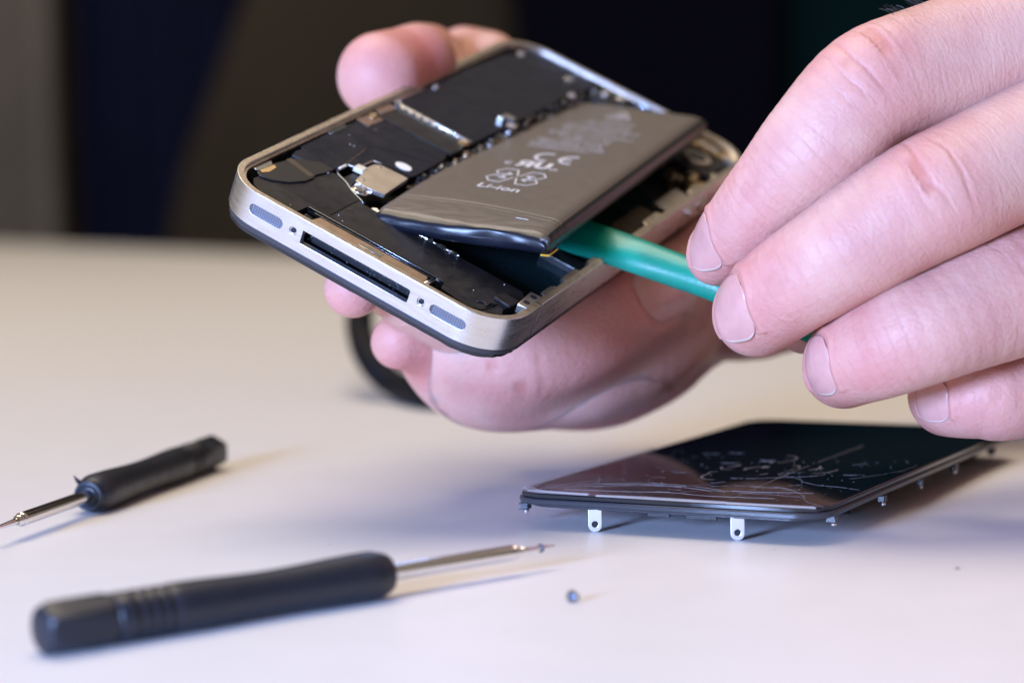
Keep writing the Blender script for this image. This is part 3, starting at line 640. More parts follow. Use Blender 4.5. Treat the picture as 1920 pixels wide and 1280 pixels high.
# torn burr of plastic on the collar of the rear screwdriver
L2 = np.linalg.norm(on_table(402, 846, 3.55) - on_table(166, 929, 3.55))
link('plastic_burr', tube_m(catm([(L2 - .3, -1.6, 2.2), (L2 + .5, -2.0, 3.0), (L2 + .9, -2.4, 3.9)], 4), [.55, .5, .45, .4, .35, .28, .2, .12, .06], 8), MT['handle'], s2_, smooth=True)
link('collar_ring', lathe_m([(L2 - .1, 2.9), (L2 + .35, 2.75), (L2 + .4, 2.35), (L2 - .1, 2.3)], 32), MT['handle'], s2_, smooth=True)
def tiny_screw(P, yaw, tilt, s_, label):
    root = empty('tiny_screw', label, 'screw', rot(yaw, tilt, 0), P, 'tiny loose screws')
    prof = [(0, .02), (0, .75), (.12, .85), (.4, .85), (.45, .45), (.7, .42), (.8, .5), (.95, .4), (1.1, .5), (1.25, .4), (1.4, .5), (1.55, .4), (1.8, .12)]
    link('head', lathe_m([(x * s_, r * s_) for x, r in prof[:5]], 20), MT['dark_screw'], root, bevel=.04); link('thread', lathe_m([(x * s_, r * s_) for x, r in prof[4:]], 16), MT['dark_screw'], root); return root
A_ = on_table(74, 1181, 3.55); d_ = on_table(727, 1074, 3.55) - A_; d_ /= np.linalg.norm(d_); e_ = A_ + d_ * along_px(A_, d_, 1012); tiny_screw(e_, .75, 0, .85, 'tiny steel screw stuck on the tip of the front screwdriver')
q_ = on_table(1070, 1127, 0); tiny_screw(q_ + np.array([0, 0, .85]), -.9, 0, 1.0, 'tiny steel screw lying alone on the table right of the front screwdriver')
dm = Multi()
for x, y, s_ in ((1795, 1066, .28), (1452, 1030, .1), (1170, 1155, .1), (620, 1020, .1), (950, 1180, .1)):
    c = on_table(x, y, 0); dm.box(c[0] - s_, c[0] + s_, c[1] - s_, c[1] + s_, .004, s_ * .7)
tag(dm.build('crumbs', MT['blueedge']), 'few dark dust specks scattered on the white table', 'dust')['kind'] = 'stuff'

# ------------------------------------------------------------------ the green prying tool
ax = [un(1045, 428, 421.5), un(1085, 443, 418.5), un(1140, 461, 414.5), un(1197, 481, 410.8), un(1260, 504, 408), un(1335, 531, 404.5), un(1420, 568, 401), un(1500, 603, 398), un(1535, 618, 396.5)]
tcm = catm(ax, 5); nt = len(tcm)
td = tcm[-1] - tcm[0]; td /= np.linalg.norm(td)
tv = CAM - tcm[nt // 2]; tn = tv - td * (tv @ td); tn /= np.linalg.norm(tn); tn = tn * .8 + np.cross(td, tn) * (.6 if np.cross(td, tn)[2] > 0 else -.6)
ts = np.linspace(0, 1, nt)
trad = np.interp(ts, [0, .15, .4, .7, 1], [4.3, 4.2, 3.6, 3.1, 2.8]); tfl = np.interp(ts, [0, .12, .35, .7, 1], [.12, .25, .62, .92, 1])
tool = link('spudger', tube_m(tcm, trad, 28, tfl, tn), MT['tool'], smooth=True)
tag(tool, 'green plastic pry tool held between fingertips and wedged under the battery', 'pry tool')

# ------------------------------------------------------------------ hands: distance-field modelling, one continuous surface each
HS = 0.0
def ctrl(c):
    if c[0] == 'w': return [*c[1:5]]
    if c[0] == 'p': return [*pw(c[1:4]), c[4]]
    x, y, D, r = c; D += HS; return [*un(x, y, D), r * D / 4300.0]
class Chain:
    def __init__(s, C_, n=6):
        s.P = catm([ctrl(c) for c in C_], n); s.c = s.P[:, :3]; s.r = s.P[:, 3]
        s.s = np.r_[0, np.cumsum(np.linalg.norm(np.diff(s.c, axis=0), axis=1))]; s.key = s.s[::n]
def seg_eval(Q, ch, i):
    a, b_ = ch.c[i], ch.c[i + 1]; d = b_ - a; q = Q - a; t = np.clip((q @ d) / max(d @ d, 1e-9), 0, 1)
    q = q - t[:, None] * d
    return np.sqrt(np.einsum('ij,ij->i', q, q)) - (ch.r[i] + t * (ch.r[i + 1] - ch.r[i])), ch.s[i] + t * (ch.s[i + 1] - ch.s[i])
def smin(a, b_, k):
    h = np.clip(.5 + .5 * (b_ - a) / k, 0, 1); return b_ + (a - b_) * h - k * h * (1 - h)
def near(Q, ch, i, mg):
    lo = np.minimum(ch.c[i] - ch.r[i], ch.c[i + 1] - ch.r[i + 1]) - mg; hi = np.maximum(ch.c[i] + ch.r[i], ch.c[i + 1] + ch.r[i + 1]) + mg
    return np.nonzero(((Q > lo) & (Q < hi)).all(1))[0]
def nearc(Q, ch, mg):
    lo = (ch.c - ch.r[:, None]).min(0) - mg; hi = (ch.c + ch.r[:, None]).max(0) + mg
    return np.nonzero(((Q > lo) & (Q < hi)).all(1))[0]
def field(Q, fingers, palm, kf):
    mg = kf * 1.1 + 4; pd = np.full(len(Q), 60.0)
    for ch in palm:
        ic = nearc(Q, ch, mg); Qc = Q[ic]
        for i in range(len(ch.c) - 1):
            j = near(Qc, ch, i, mg); k = ic[j]; pd[k] = smin(pd[k], seg_eval(Qc[j], ch, i)[0], 6.0)
    out = pd.copy(); best = np.full(len(Q), 60.0); sec = np.full(len(Q), 60.0); field.sec = sec; fid = np.full(len(Q), -1); fs = np.zeros(len(Q))
    for n_, ch in enumerate(fingers):
        ic = nearc(Q, ch, mg); Qc = Q[ic]; fd = np.full(len(Qc), 60.0); ss = np.zeros(len(Qc))
        for i in range(len(ch.c) - 1):
            j = near(Qc, ch, i, mg); d, s_ = seg_eval(Qc[j], ch, i); m_ = d < fd[j]; fd[j] = np.where(m_, d, fd[j]); ss[j] = np.where(m_, s_, ss[j])
        out[ic] = smin(out[ic], smin(pd[ic], fd, kf), .5); m_ = fd < best[ic]; sec[ic] = np.where(m_, best[ic], np.minimum(sec[ic], fd)); best[ic] = np.where(m_, fd, best[ic]); fid[ic] = np.where(m_, n_, fid[ic]); fs[ic] = np.where(m_, ss, fs[ic])
    return out, fid, fs, best
def chain_dist(Q, ch, mg):
    fd = np.full(len(Q), 60.0); ic = nearc(Q, ch, mg); Qc = Q[ic]; f_ = np.full(len(Qc), 60.0)
    for i in range(len(ch.c) - 1):
        j = near(Qc, ch, i, mg); f_[j] = np.minimum(f_[j], seg_eval(Qc[j], ch, i)[0])
    fd[ic] = f_; return fd
def grid(fingers, palm, h, kf, lo, hi):
    nx = np.ceil((hi - lo) / h).astype(int) + 1; base = np.full(nx, 4.0 * h + 5, np.float32); mask = np.zeros(nx, bool)
    for ch in fingers + palm:
        for c, r in zip(ch.c, ch.r):
            a = np.maximum(((c - r - 3 * h - 3 - lo) / h).astype(int), 0); b_ = np.minimum(((c + r + 3 * h + 3 - lo) / h).astype(int) + 1, nx)
            if (b_ > a).all():
                ax_ = [(lo[k] + np.arange(a[k], b_[k]) * h - c[k]) ** 2 for k in range(3)]
                D = np.sqrt(ax_[0][:, None, None] + ax_[1][None, :, None] + ax_[2][None, None, :]) - r
                mask[tuple(slice(a[k], b_[k]) for k in range(3))] |= D < 3 * h + 3
    idx = np.argwhere(mask); Q = lo + idx * h; n = len(Q); pd = np.full(n, 60.0); mg = kf * 1.1 + 4
    for ch in palm:
        ic = nearc(Q, ch, mg); Qc = Q[ic]
        for i in range(len(ch.c) - 1):
            j = near(Qc, ch, i, mg); k = ic[j]; pd[k] = smin(pd[k], seg_eval(Qc[j], ch, i)[0], 6.0)
    return nx, base, idx, pd, [chain_dist(Q, ch, mg) for ch in fingers]
def nets(fingers, palm, h, kf, lo, hi):
    nx, base, idx, pd, fds = grid(fingers, palm, h, kf, lo, hi); v_ = pd.copy()
    for fd in fds: v_ = smin(v_, smin(pd, fd, kf), .5)
    base[idx[:, 0], idx[:, 1], idx[:, 2]] = v_; return surface(base, h, lo)
def surface(V, h, lo):
    nx = V.shape; S = V < 0
    cnt = sum(S[i:nx[0] - 1 + i, j:nx[1] - 1 + j, k:nx[2] - 1 + k].astype(np.int8) for i in (0, 1) for j in (0, 1) for k in (0, 1))
    act = (cnt > 0) & (cnt < 8); ids = np.full(act.shape, -1); A = np.argwhere(act); ids[act] = np.arange(len(A))
    pos = np.zeros((len(A), 3)); num = np.zeros(len(A))
    for p in [(i, j, k) for i in (0, 1) for j in (0, 1) for k in (0, 1)]:
        for ax_ in range(3):
            if p[ax_]: continue
            q = list(p); q[ax_] = 1
            a = V[A[:, 0] + p[0], A[:, 1] + p[1], A[:, 2] + p[2]]; b_ = V[A[:, 0] + q[0], A[:, 1] + q[1], A[:, 2] + q[2]]
            m_ = (a < 0) != (b_ < 0); t = np.where(m_, a / np.where(m_, a - b_, 1), 0)
            pp = np.tile(np.array(p, float), (len(A), 1)); pp[:, ax_] = t; pos += pp * m_[:, None]; num += m_
    Vt = lo + (A + pos / num[:, None]) * h; faces = []
    for ax_ in range(3):
        u_, v_ = (ax_ + 1) % 3, (ax_ + 2) % 3
        sl0 = [slice(1, -1)] * 3; sl1 = [slice(1, -1)] * 3; sl0[ax_] = slice(0, -1); sl1[ax_] = slice(1, None)
        E = np.argwhere(S[tuple(sl0)] != S[tuple(sl1)]); off = np.ones(3, int); off[ax_] = 0; E = E + off
        fl = S[E[:, 0], E[:, 1], E[:, 2]]
        def g(du, dv):
            q = E.copy(); q[:, u_] += du; q[:, v_] += dv; return ids[q[:, 0], q[:, 1], q[:, 2]]
        q4 = np.stack([g(-1, -1), g(0, -1), g(0, 0), g(-1, 0)], 1)
        faces.append(np.where(fl[:, None], q4, q4[:, ::-1]))
    Fq = np.vstack(faces); return Vt, Fq[(Fq >= 0).all(1)]
def make_mesh_np(V, Fq):
    me = bpy.data.meshes.new('m'); me.vertices.add(len(V)); me.vertices.foreach_set('co', (V * MM).astype(np.float32).ravel())
    me.loops.add(Fq.size); me.loops.foreach_set('vertex_index', Fq.astype(np.int32).ravel())
    me.polygons.add(len(Fq)); me.polygons.foreach_set('loop_start', np.arange(0, Fq.size, 4, dtype=np.int32)); me.polygons.foreach_set('loop_total', np.full(len(Fq), 4, np.int32))
    me.update(calc_edges=True); me.validate(); return me
def vnorm(me, Q=None):
    n = len(me.vertices)
    if Q is not None: me.vertices.foreach_set('co', (Q * MM).astype(np.float32).ravel()); me.update()
    N = np.empty(n * 3, np.float32); me.vertices.foreach_get('normal', N); return N.reshape(-1, 3).astype(float)
def subdiv(me):
    o = bpy.data.objects.new('t', me); col.objects.link(o); md = o.modifiers.new('s', 'SUBSURF'); md.levels = 1; bpy.context.view_layer.update()
    nm = bpy.data.meshes.new_from_object(o.evaluated_get(bpy.context.evaluated_depsgraph_get())); bpy.data.objects.remove(o); bpy.data.meshes.remove(me); return nm
def skin_material():
    M = bpy.data.materials.new('skin'); M.use_nodes = True; N = M.node_tree.nodes; L = M.node_tree.links; P = N['Principled BSDF']
    tc = N.new('ShaderNodeTexCoord')
    def at(n): a = N.new('ShaderNodeAttribute'); a.attribute_name = n; return a
    def noise(sc, det, vec=None):
        n = N.new('ShaderNodeTexNoise'); n.inputs['Scale'].default_value = sc; n.inputs['Detail'].default_value = det; L.new(vec or tc.outputs['Object'], n.inputs['Vector']); return n
    n1 = noise(110, 4); mr = N.new('ShaderNodeMapRange'); mr.inputs[1].default_value = .35; mr.inputs[2].default_value = .68; L.new(n1.outputs[0], mr.inputs[0])
    m1 = N.new('ShaderNodeMixRGB'); m1.inputs[1].default_value = (.64, .375, .31, 1); m1.inputs[2].default_value = (.57, .285, .245, 1); L.new(mr.outputs[0], m1.inputs[0])
    m2 = N.new('ShaderNodeMixRGB'); m2.inputs[2].default_value = (.62, .21, .19, 1); L.new(m1.outputs[0], m2.inputs[1]); L.new(at('red').outputs['Fac'], m2.inputs[0])
    m3 = N.new('ShaderNodeMixRGB'); m3.inputs[2].default_value = (.50, .17, .13, 1); L.new(m2.outputs[0], m3.inputs[1]); L.new(at('groove').outputs['Fac'], m3.inputs[0])
    n5 = noise(900, 2); mr5 = N.new('ShaderNodeMapRange'); mr5.inputs[1].default_value = .70; mr5.inputs[2].default_value = .78; mr5.inputs[4].default_value = .35; L.new(n5.outputs[0], mr5.inputs[0])
    m4 = N.new('ShaderNodeMixRGB'); m4.inputs[2].default_value = (.50, .20, .15, 1); L.new(m3.outputs[0], m4.inputs[1]); L.new(mr5.outputs[0], m4.inputs[0])
    L.new(m4.outputs[0], P.inputs['Base Color'])
    P.inputs['Roughness'].default_value = .48; P.inputs['Specular IOR Level'].default_value = .32
    P.inputs['Subsurface Weight'].default_value = .38; P.inputs['Subsurface Radius'].default_value = (1.0, .35, .2); P.inputs['Subsurface Scale'].default_value = .0028
    # bump: fine lines running across the finger (coordinate along the finger, bent by noise) plus pores
    s_ = at('along'); n2 = noise(160, 3); ma = N.new('ShaderNodeMath'); ma.operation = 'MULTIPLY_ADD'; ma.inputs[1].default_value = 3.2; L.new(n2.outputs[0], ma.inputs[0]); L.new(s_.outputs['Fac'], ma.inputs[2])
    cx_ = N.new('ShaderNodeCombineXYZ'); L.new(ma.outputs[0], cx_.inputs[0])
    sv = N.new('ShaderNodeVectorMath'); sv.operation = 'MULTIPLY_ADD'; sv.inputs[1].default_value = (60, 60, 60); L.new(tc.outputs['Object'], sv.inputs[0]); L.new(cx_.outputs[0], sv.inputs[2])
    n3 = noise(2.6, 3, sv.outputs[0])
    n4 = N.new('ShaderNodeTexVoronoi'); n4.inputs['Scale'].default_value = 1250; L.new(tc.outputs['Object'], n4.inputs['Vector'])
    b1 = N.new('ShaderNodeBump'); b1.inputs['Strength'].default_value = .5; b1.inputs['Distance'].default_value = .00034; L.new(n3.outputs[0], b1.inputs['Height'])
    b2 = N.new('ShaderNodeBump'); b2.inputs['Strength'].default_value = .55; b2.inputs['Distance'].default_value = .00013; L.new(n4.outputs[0], b2.inputs['Height']); L.new(b1.outputs[0], b2.inputs['Normal'])
    L.new(b2.outputs[0], P.inputs['Normal']); return M
SKIN = skin_material()
def nail_mat():
    M = mat('nail', (.68, .33, .295), .24, spec=.5, bump=.12, bscale=1.2, var=.06, vscale=3, bdist=.05)
    P = M.node_tree.nodes['Principled BSDF']; P.inputs['Subsurface Weight'].default_value = .4; P.inputs['Subsurface Radius'].default_value = (1, .4, .3); P.inputs['Subsurface Scale'].default_value = .0015; return M
NAIL = nail_mat(); NEDGE = mat('nail_edge', (.78, .60, .54), .35)
def nail_frame(px, py, D, Ldir, tilt_left, side=1):
    """centre on the hand, long axis Ldir given in picture right / down / away, normal from turning the view direction left"""
    c = un(px, py, D + HS); Lw = CR @ np.array([Ldir[0], Ldir[2], -Ldir[1]], float); Lw /= np.linalg.norm(Lw)
    nrm = CR @ np.array([-math.sin(tilt_left), -math.cos(tilt_left), .12]); nrm -= Lw * (nrm @ Lw); nrm /= np.linalg.norm(nrm)
    return c, Lw, nrm, np.cross(nrm, Lw)
def build_piece(V, Fq, fingers, palm, kf, joints, nails, detail, red_at):
    me = subdiv(make_mesh_np(V, Fq))
    n = len(me.vertices); Q = np.empty(n * 3, np.float32); me.vertices.foreach_get('co', Q); Q = Q.reshape(-1, 3).astype(float) / MM
    a = (fingers, palm, kf)
    for _ in range(2):
        d, fid, fs, best = field(Q, *a); d = np.clip(d, -.6, .6); Q = Q - vnorm(me, Q) * d[:, None] * .9
    g = vnorm(me, Q)
    red = np.zeros(n); gro = np.zeros(n); disp_ = np.zeros(n)
    # unevenness of real flesh
    disp_ += detail * .22 * np.sin(Q[:, 0] * .21 + 1.7 * np.sin(Q[:, 2] * .13)) * np.sin(Q[:, 1] * .17 + Q[:, 2] * .11)
    toC = CAM - Q; toC /= np.linalg.norm(toC, axis=1)[:, None]
    for (k, s0, kind, dv, amp) in joints:
        dv = CR @ np.array(dv, float); dv /= np.linalg.norm(dv); m_ = (fid == k) & (best < 3); ch = fingers[k]
        i0 = np.clip(np.searchsorted(ch.s, s0), 1, len(ch.s) - 2); t = ch.c[i0 + 1] - ch.c[i0 - 1]; t /= np.linalg.norm(t)
        nv_ = dv - t * (dv @ t); nv_ /= np.linalg.norm(nv_); bi = np.cross(t, nv_)
        rel = Q - ch.c[i0]; x_ = rel @ bi / ch.r[i0]; dz = (rel @ nv_) / ch.r[i0]; face = np.clip(dz * 1.6 - .1, 0, 1); ds = fs - s0
        red += m_ * .26 * amp * np.exp(-(ds / 6.5) ** 2) * face
        if kind == 'P':
            lines = [(-2.3, .26, .62, .24), (1.7, .28, .66, .24), (-4.4, .10, .6, .22), (3.7, .11, .7, .20), (-.4, .06, .5, .2), (5.6, .06, .6, .2), (-6.4, .06, .6, .22), (7.4, .05, .6, .2)]
            disp_ += m_ * .30 * amp * np.exp(-(ds / 5) ** 2) * face
        else:
            lines = [(-1.1, .10, .6, .22), (.8, .12, .6, .22), (2.3, .08, .6, .2), (-2.8, .08, .6, .2), (4.0, .05, .6, .2), (-4.6, .05, .6, .2)]
        for (o_, dep, wid, sg) in lines:
            ph = s0 * 1.7 + o_; bow = -np.sign(o_) * 1.3 * x_ ** 2 * (abs(o_) / 4 + .3) + .20 * np.sin(x_ * 5 + ph) + .07 * np.sin(x_ * 13 + ph * 2)
            e = np.exp(-((ds - o_ - bow) / sg) ** 2) * np.exp(-((x_ - .12 * math.sin(ph)) / wid) ** 4) * face * m_
            disp_ -= e * dep * amp * 1.25; gro = np.maximum(gro, e * min(1, dep * 3.0) * .8 * amp)
            disp_ += m_ * face * dep * .3 * np.exp(-((ds - o_ - bow - .75) / .5) ** 2) * np.exp(-(x_ / wid) ** 4) * amp
    for k, ch in enumerate(fingers):       # ruddier finger ends
        m_ = (fid == k) & (best < 2); red += m_ * .22 * np.clip((fs - ch.s[-1] + 16) / 14, 0, 1)
    # hollow in the skin under each nail, raised fold around it
    ninfo = []
    for (fr, ln, wd, r_) in nails:
        c, Lw, nrm, bi = fr
        for _ in range(6): dd = field(c[None], *a)[0][0]; c = c - nrm * dd * .8
        ninfo.append((c, Lw, nrm, bi, ln, wd)); rel = Q - c; u_ = rel @ Lw / (ln / 2); v_ = rel @ bi / (wd / 2); nn = rel @ nrm
        rho = (np.abs(u_) ** 3.2 + np.abs(v_) ** 3.2) ** (1 / 3.2); ok = (nn > -5) & (nn < 3)
        disp_ += ok * (-.30 * np.clip((1.0 - rho) * 6, 0, 1) + .34 * np.exp(-((rho - 1.14) / .12) ** 2) * (u_ < .85))
        gro = np.maximum(gro, ok * .30 * np.exp(-((rho - 1.03) / .05) ** 2) * (u_ < .8)); red += ok * .12 * (rho < 1.4)
    for px_, py_, D_, rr_, am_ in red_at: red += am_ * np.exp(-(np.linalg.norm(Q - un(px_, py_, D_), axis=1) / rr_) ** 2)
    Q = Q + g * disp_[:, None]
    nq = np.empty(len(me.polygons) * 4, np.int32); me.polygons.foreach_get('vertices', nq); bpy.data.meshes.remove(me)
    return Q, nq.reshape(-1, 4), red, gro, fs, ninfo
def build_hand(name, fingers, palm, h, kf, lo, hi, joints, nails, detail=1.0, red_at=()):
    """every finger is surfaced on its own where it runs free (so neighbours press against each other with a sharp crease)
    and all share the palm; one mesh in the end"""
    lo = np.array(lo, float); hi = np.array(hi, float); nx, base, idx, pd, fds = grid(fingers, palm, h, kf, lo, hi)
    P_, F_, R_1, G_1, A_1, NI = [], [], [], [], [], []; off = 0
    for k, ch in enumerate(fingers):
        g_ = base.copy(); g_[idx[:, 0], idx[:, 1], idx[:, 2]] = smin(pd, fds[k], kf); V, Fq = surface(g_, h, lo)
        c_ = V[Fq].mean(1); dk = chain_dist(c_, ch, 16); ds = [chain_dist(c_, o_, 16) for j_, o_ in enumerate(fingers) if j_ != k]; oth = np.min(ds, 0)
        pc = np.full(len(c_), 60.0)
        for q_ in palm: pc = np.minimum(pc, chain_dist(c_, q_, 16))
        free = pc > kf * .9
        first = np.min(ds[:k], 0) if k else np.full(len(c_), 61.0); rest = np.min(ds[k:], 0) if k < len(ds) else np.full(len(c_), 61.0)
        own = (dk < first - 1e-6) & (dk <= rest) | (k == 0) & (dk >= 59.9) & (oth >= 59.9)
        keep = np.where(free, (dk - oth < 2.2), own | (dk - oth < .5) & (dk < 50)); Fq = Fq[keep]
        u_ = np.unique(Fq); rm = np.full(len(V), -1); rm[u_] = np.arange(len(u_))
        Q, nq, r_, gr_, fs_, ni = build_piece(V[u_], rm[Fq], [ch], palm, kf, [(0, *j_[1:]) for j_ in joints if j_[0] == k], [q_[1:] for q_ in nails if q_[0] == k], detail, red_at)
        P_.append(Q); F_.append(nq + off); off += len(Q); R_1.append(r_); G_1.append(gr_); A_1.append((fs_ + k * 37.0) * (1 if detail > .9 else .12)); NI += [(ch, q_) for q_ in ni]
    Q = np.vstack(P_); me = make_mesh_np(Q, np.vstack(F_))
    for nm, arr in (('red', np.clip(np.concatenate(R_1), 0, 1)), ('groove', np.clip(np.concatenate(G_1), 0, 1)), ('along', np.concatenate(A_1))):
        at = me.attributes.new(nm, 'FLOAT', 'POINT'); at.data.foreach_set('value', arr.astype(np.float32))
    o = link(name, me, SKIN, None, smooth=True)
    for ch, (c, Lw, nrm, bi, ln, wd) in NI:
        a = ([ch], palm, kf)
        G = 22; pts = []; uv = []
        for i in range(G + 1):
            for j in range(G + 1):
                x_ = -1 + 2 * i / G; y_ = -1 + 2 * j / G       # square to superellipse
                X = x_ * (1 - abs(y_) ** 3.0 * .30 * (1 if x_ < 0 else .8)) ; Y = y_ * (1 - abs(x_) ** 4 * .22); uv.append((X, Y)); pts.append(c + Lw * X * ln / 2 + bi * Y * wd / 2 + nrm * 2)
        pts = np.array(pts)
        for _ in range(10): dd = field(pts, *a)[0]; pts = pts - nrm * np.clip(dd, -3, 3)[:, None] * .75
        uv = np.array(uv); lim = ((pts - c) @ nrm) < -wd * .33; pts = pts + nrm * (.13 - .30 * np.abs(uv[:, 1]) ** 6 - .25 * np.clip(-uv[:, 0] - .7, 0, 1) + .25 * np.clip(uv[:, 0] - .55, 0, 1))[:, None]
        ff = [[i * (G + 1) + j, i * (G + 1) + j + 1, (i + 1) * (G + 1) + j + 1, (i + 1) * (G + 1) + j] for i in range(G) for j in range(G)]
        me_ = mesh(pts, ff); nl = link('fingernail', me_, None, o, smooth=True); me_.materials.append(NAIL); me_.materials.append(NEDGE)
        for f_ in me_.polygons:
            if f_.index // G >= G - 1: f_.material_index = 1
        so = nl.modifiers.new('s', 'SOLIDIFY'); so.thickness = .22 * MM; so.offset = 0
    return o

person = empty('person', 'person in a dark shirt whose bare hands hold the open phone and green tool', 'person', np.eye(3), (560, 540, -760))
def rel_parent(o):
    o.parent = person; o.matrix_parent_inverse = person.matrix_world.inverted()
bpy.context.view_layer.update()
# left hand: the near one, index finger uppermost
WL = (188, 405, 104); HS = 8.0
idx = Chain([(2170, -40, 388, 128), (1960, 65, 381, 122), (1780, 118, 377, 122), (1632, 172, 373, 114), (1540, 264, 373, 107), (1463, 344, 376, 89), (1400, 414, 381, 77), (1362, 459, 386, 65), (1343, 480, 388.5, 56)])
mid = Chain([(2230, 120, 384, 135), (1965, 262, 373, 124), (1760, 366, 367, 118), (1620, 445, 368, 109), (1510, 515, 372, 99), (1450, 560, 377, 91), (1420, 587, 381, 83)])
rng_ = Chain([(2230, 440, 384, 130), (1930, 538, 373, 121), (1760, 608, 368, 106), (1665, 648, 370, 97), (1606, 672, 375, 88), (1586, 686, 379, 80)])
lit = Chain([(2200, 640, 392, 105), (1920, 737, 382, 84), (1845, 741, 381, 80), (1795, 742, 384, 76), (1776, 743, 387, 73)])
thb = Chain([(2300, 300, 446, 150), (2050, 390, 431, 112), (1830, 500, 414, 92), (1660, 565, 403, 78), (1560, 598, 399, 66), (1508, 612, 398, 52)])
pal = [Chain([(2170, -60, 388, 118), ('w', 160, 395, 112, 17), ('w', *WL, 20)], 3), Chain([(2230, 120, 384, 135), ('w', 160, 398, 98, 18), ('w', *WL, 20)], 3), Chain([(2230, 440, 386, 130), ('w', 160, 402, 86, 18), ('w', 190, 408, 96, 20)], 3),
       Chain([(2200, 640, 392, 105), ('w', 155, 406, 76, 16), ('w', 190, 410, 94, 20)], 3), Chain([(2300, 300, 440, 150), ('w', 165, 425, 98, 18), ('w', *WL, 20)], 3), Chain([('w', *WL, 25), ('w', 240, 395, 98, 27), ('w', 300, 378, 88, 33)], 3)]
bl_ = 1.0
def nf(*a): return nail_frame(*a)
nails_l = [(0, nf(1299, 460, 382, (.22, 1, .12), 1.2), 10.0, 8.6, 0), (1, nf(1364, 583, 375, (.28, 1, .10), 1.12), 11.4, 10.6, 0), (2, nf(1532, 688, 373, (.25, 1, .10), 1.12), 10.2, 9.2, 0), (3, nf(1724, 758, 379, (.18, 1, .12), 1.12), 7.4, 7.8, 0)]
up_ = (-.45, -.75, .6)
jl = [(0, idx.key[3], 'P', (-.15, -.9, .5), 1.0), (0, idx.key[5] + 1, 'D', (-.4, -.8, .4), .9), (1, mid.key[2] + 1, 'P', (-.1, -.95, .45), 1.0), (1, mid.key[4] + 1, 'D', (-.3, -.9, .4), .9), (2, rng_.key[1] + 2, 'P', (0, -1, .35), .7), (2, rng_.key[3] + 1, 'D', (-.3, -.9, .3), .9), (3, lit.key[2] - 2, 'D', (0, -1, .3), .7)]
lh = build_hand('left_hand', [idx, mid, rng_, lit, thb], pal, .85, 7, (28, 335, -8), (320, 470, 160), jl, nails_l)
HS = 0.0
# right hand: under the phone, thumb side towards the camera
TH = Chain([(880, 640, 432, 90), (960, 652, 433, 104), (1030, 640, 434, 106), (1105, 612, 436, 100), (1180, 572, 441, 92), (1245, 538, 448, 84), (1288, 508, 453, 76), (1305, 478, 458, 68)])
F1 = Chain([('p', 22, 64, -20, 8.5), ('p', 5, 72, -20, 8), ('p', -6.5, 78, -13, 7.2), (790, 118, 466, 66), (748, 130, 460, 76), (716, 143, 455, 83)])
F2 = Chain([('p', 22, 84, -21, 8), ('p', 4, 92, -20, 7.4), ('p', -5, 98, -12, 6.6), (812, 108, 488, 56), (784, 103, 484, 60)])
F3 = Chain([('p', 24, 104, -21, 8), ('p', 4, 112, -20, 7.4), ('p', -3, 117, -10, 6.4), (900, 112, 508, 56), (872, 110, 506, 60)])
F4 = Chain([('p', 40, 42, -26, 7.5), ('p', 30, 30, -20, 6.5), (690, 505, 414, 58), (662, 541, 409, 54)])
F5 = Chain([('p', 52, 60, -30, 9), (850, 640, 440, 75), (790, 640, 432, 62), (748, 640, 428, 53)])
F6 = Chain([('p', 56, 62, -34, 8), (960, 740, 466, 52), (1050, 742, 468, 64), (1150, 728, 470, 70), (1250, 668, 478, 76), (1325, 590, 480, 66), ('w', 56, 490, 32, 11), ('w', 90, 505, 54, 14)])
PAL = [Chain([(850, 670, 440, 78), (920, 688, 442, 88), (1010, 680, 446, 92), (1110, 665, 450, 96), (1210, 620, 458, 96), (1300, 560, 468, 80), ('w', 50, 478, 39, 15), ('w', 90, 505, 58, 19), ('w', 130, 525, 74, 22)], 4),
       Chain([(960, 620, 446, 100), (1080, 590, 455, 112), (1230, 520, 470, 105), ('w', 56, 492, 40, 15), ('w', 130, 525, 74, 22)], 4),
       Chain([('p', 22, 50, -24, 10), ('p', 40, 60, -28, 12), ('w', 56, 495, 40, 14)], 4), Chain([('p', 22, 78, -24, 9.5), ('p', 44, 82, -28, 12), ('w', 60, 500, 44, 14)], 4), Chain([('p', 24, 100, -24, 9), ('p', 46, 100, -28, 12), ('w', 66, 508, 46, 14)], 4),
       Chain([('w', 110, 515, 66, 21), ('w', 170, 535, 84, 25), ('w', 240, 552, 92, 29)], 4)]
c_, L_, n_, b_ = nail_frame(1238, 548, 439, (1, -.55, .35), -.35)
nrm_ = CR @ np.array([.12, -1, .18]); nrm_ -= L_ * (nrm_ @ L_); nrm_ /= np.linalg.norm(nrm_)
rh = build_hand('right_hand', [TH, F1, F2, F3, F4, F5, F6], PAL, 1.5, 5, (-60, 370, -15), (275, 600, 135), [(0, TH.key[4], 'P', (.2, -1, .1), 1.0), (0, TH.key[1], 'P', (-.2, -1, -.4), .9), (0, TH.key[2] + 4, 'D', (0, -1, -.3), 1.0), (6, F6.key[3], 'P', (-.2, -1, -.2), 1.0), (5, F5.key[2], 'D', (-.2, -1, -.2), 1.0), (1, F1.key[4], 'D', (-.2, -1, .2), .8)], [(0, (c_, L_, nrm_, np.cross(nrm_, L_)), 14.0, 12.5, 0)], .6, [(1160, 562, 434, 5.5, .8), (1120, 640, 432, 9, .35), (760, 700, 430, 6, .5), (1080, 760, 460, 10, .3), (1300, 640, 470, 12, .5), (820, 120, 455, 9, .7)])
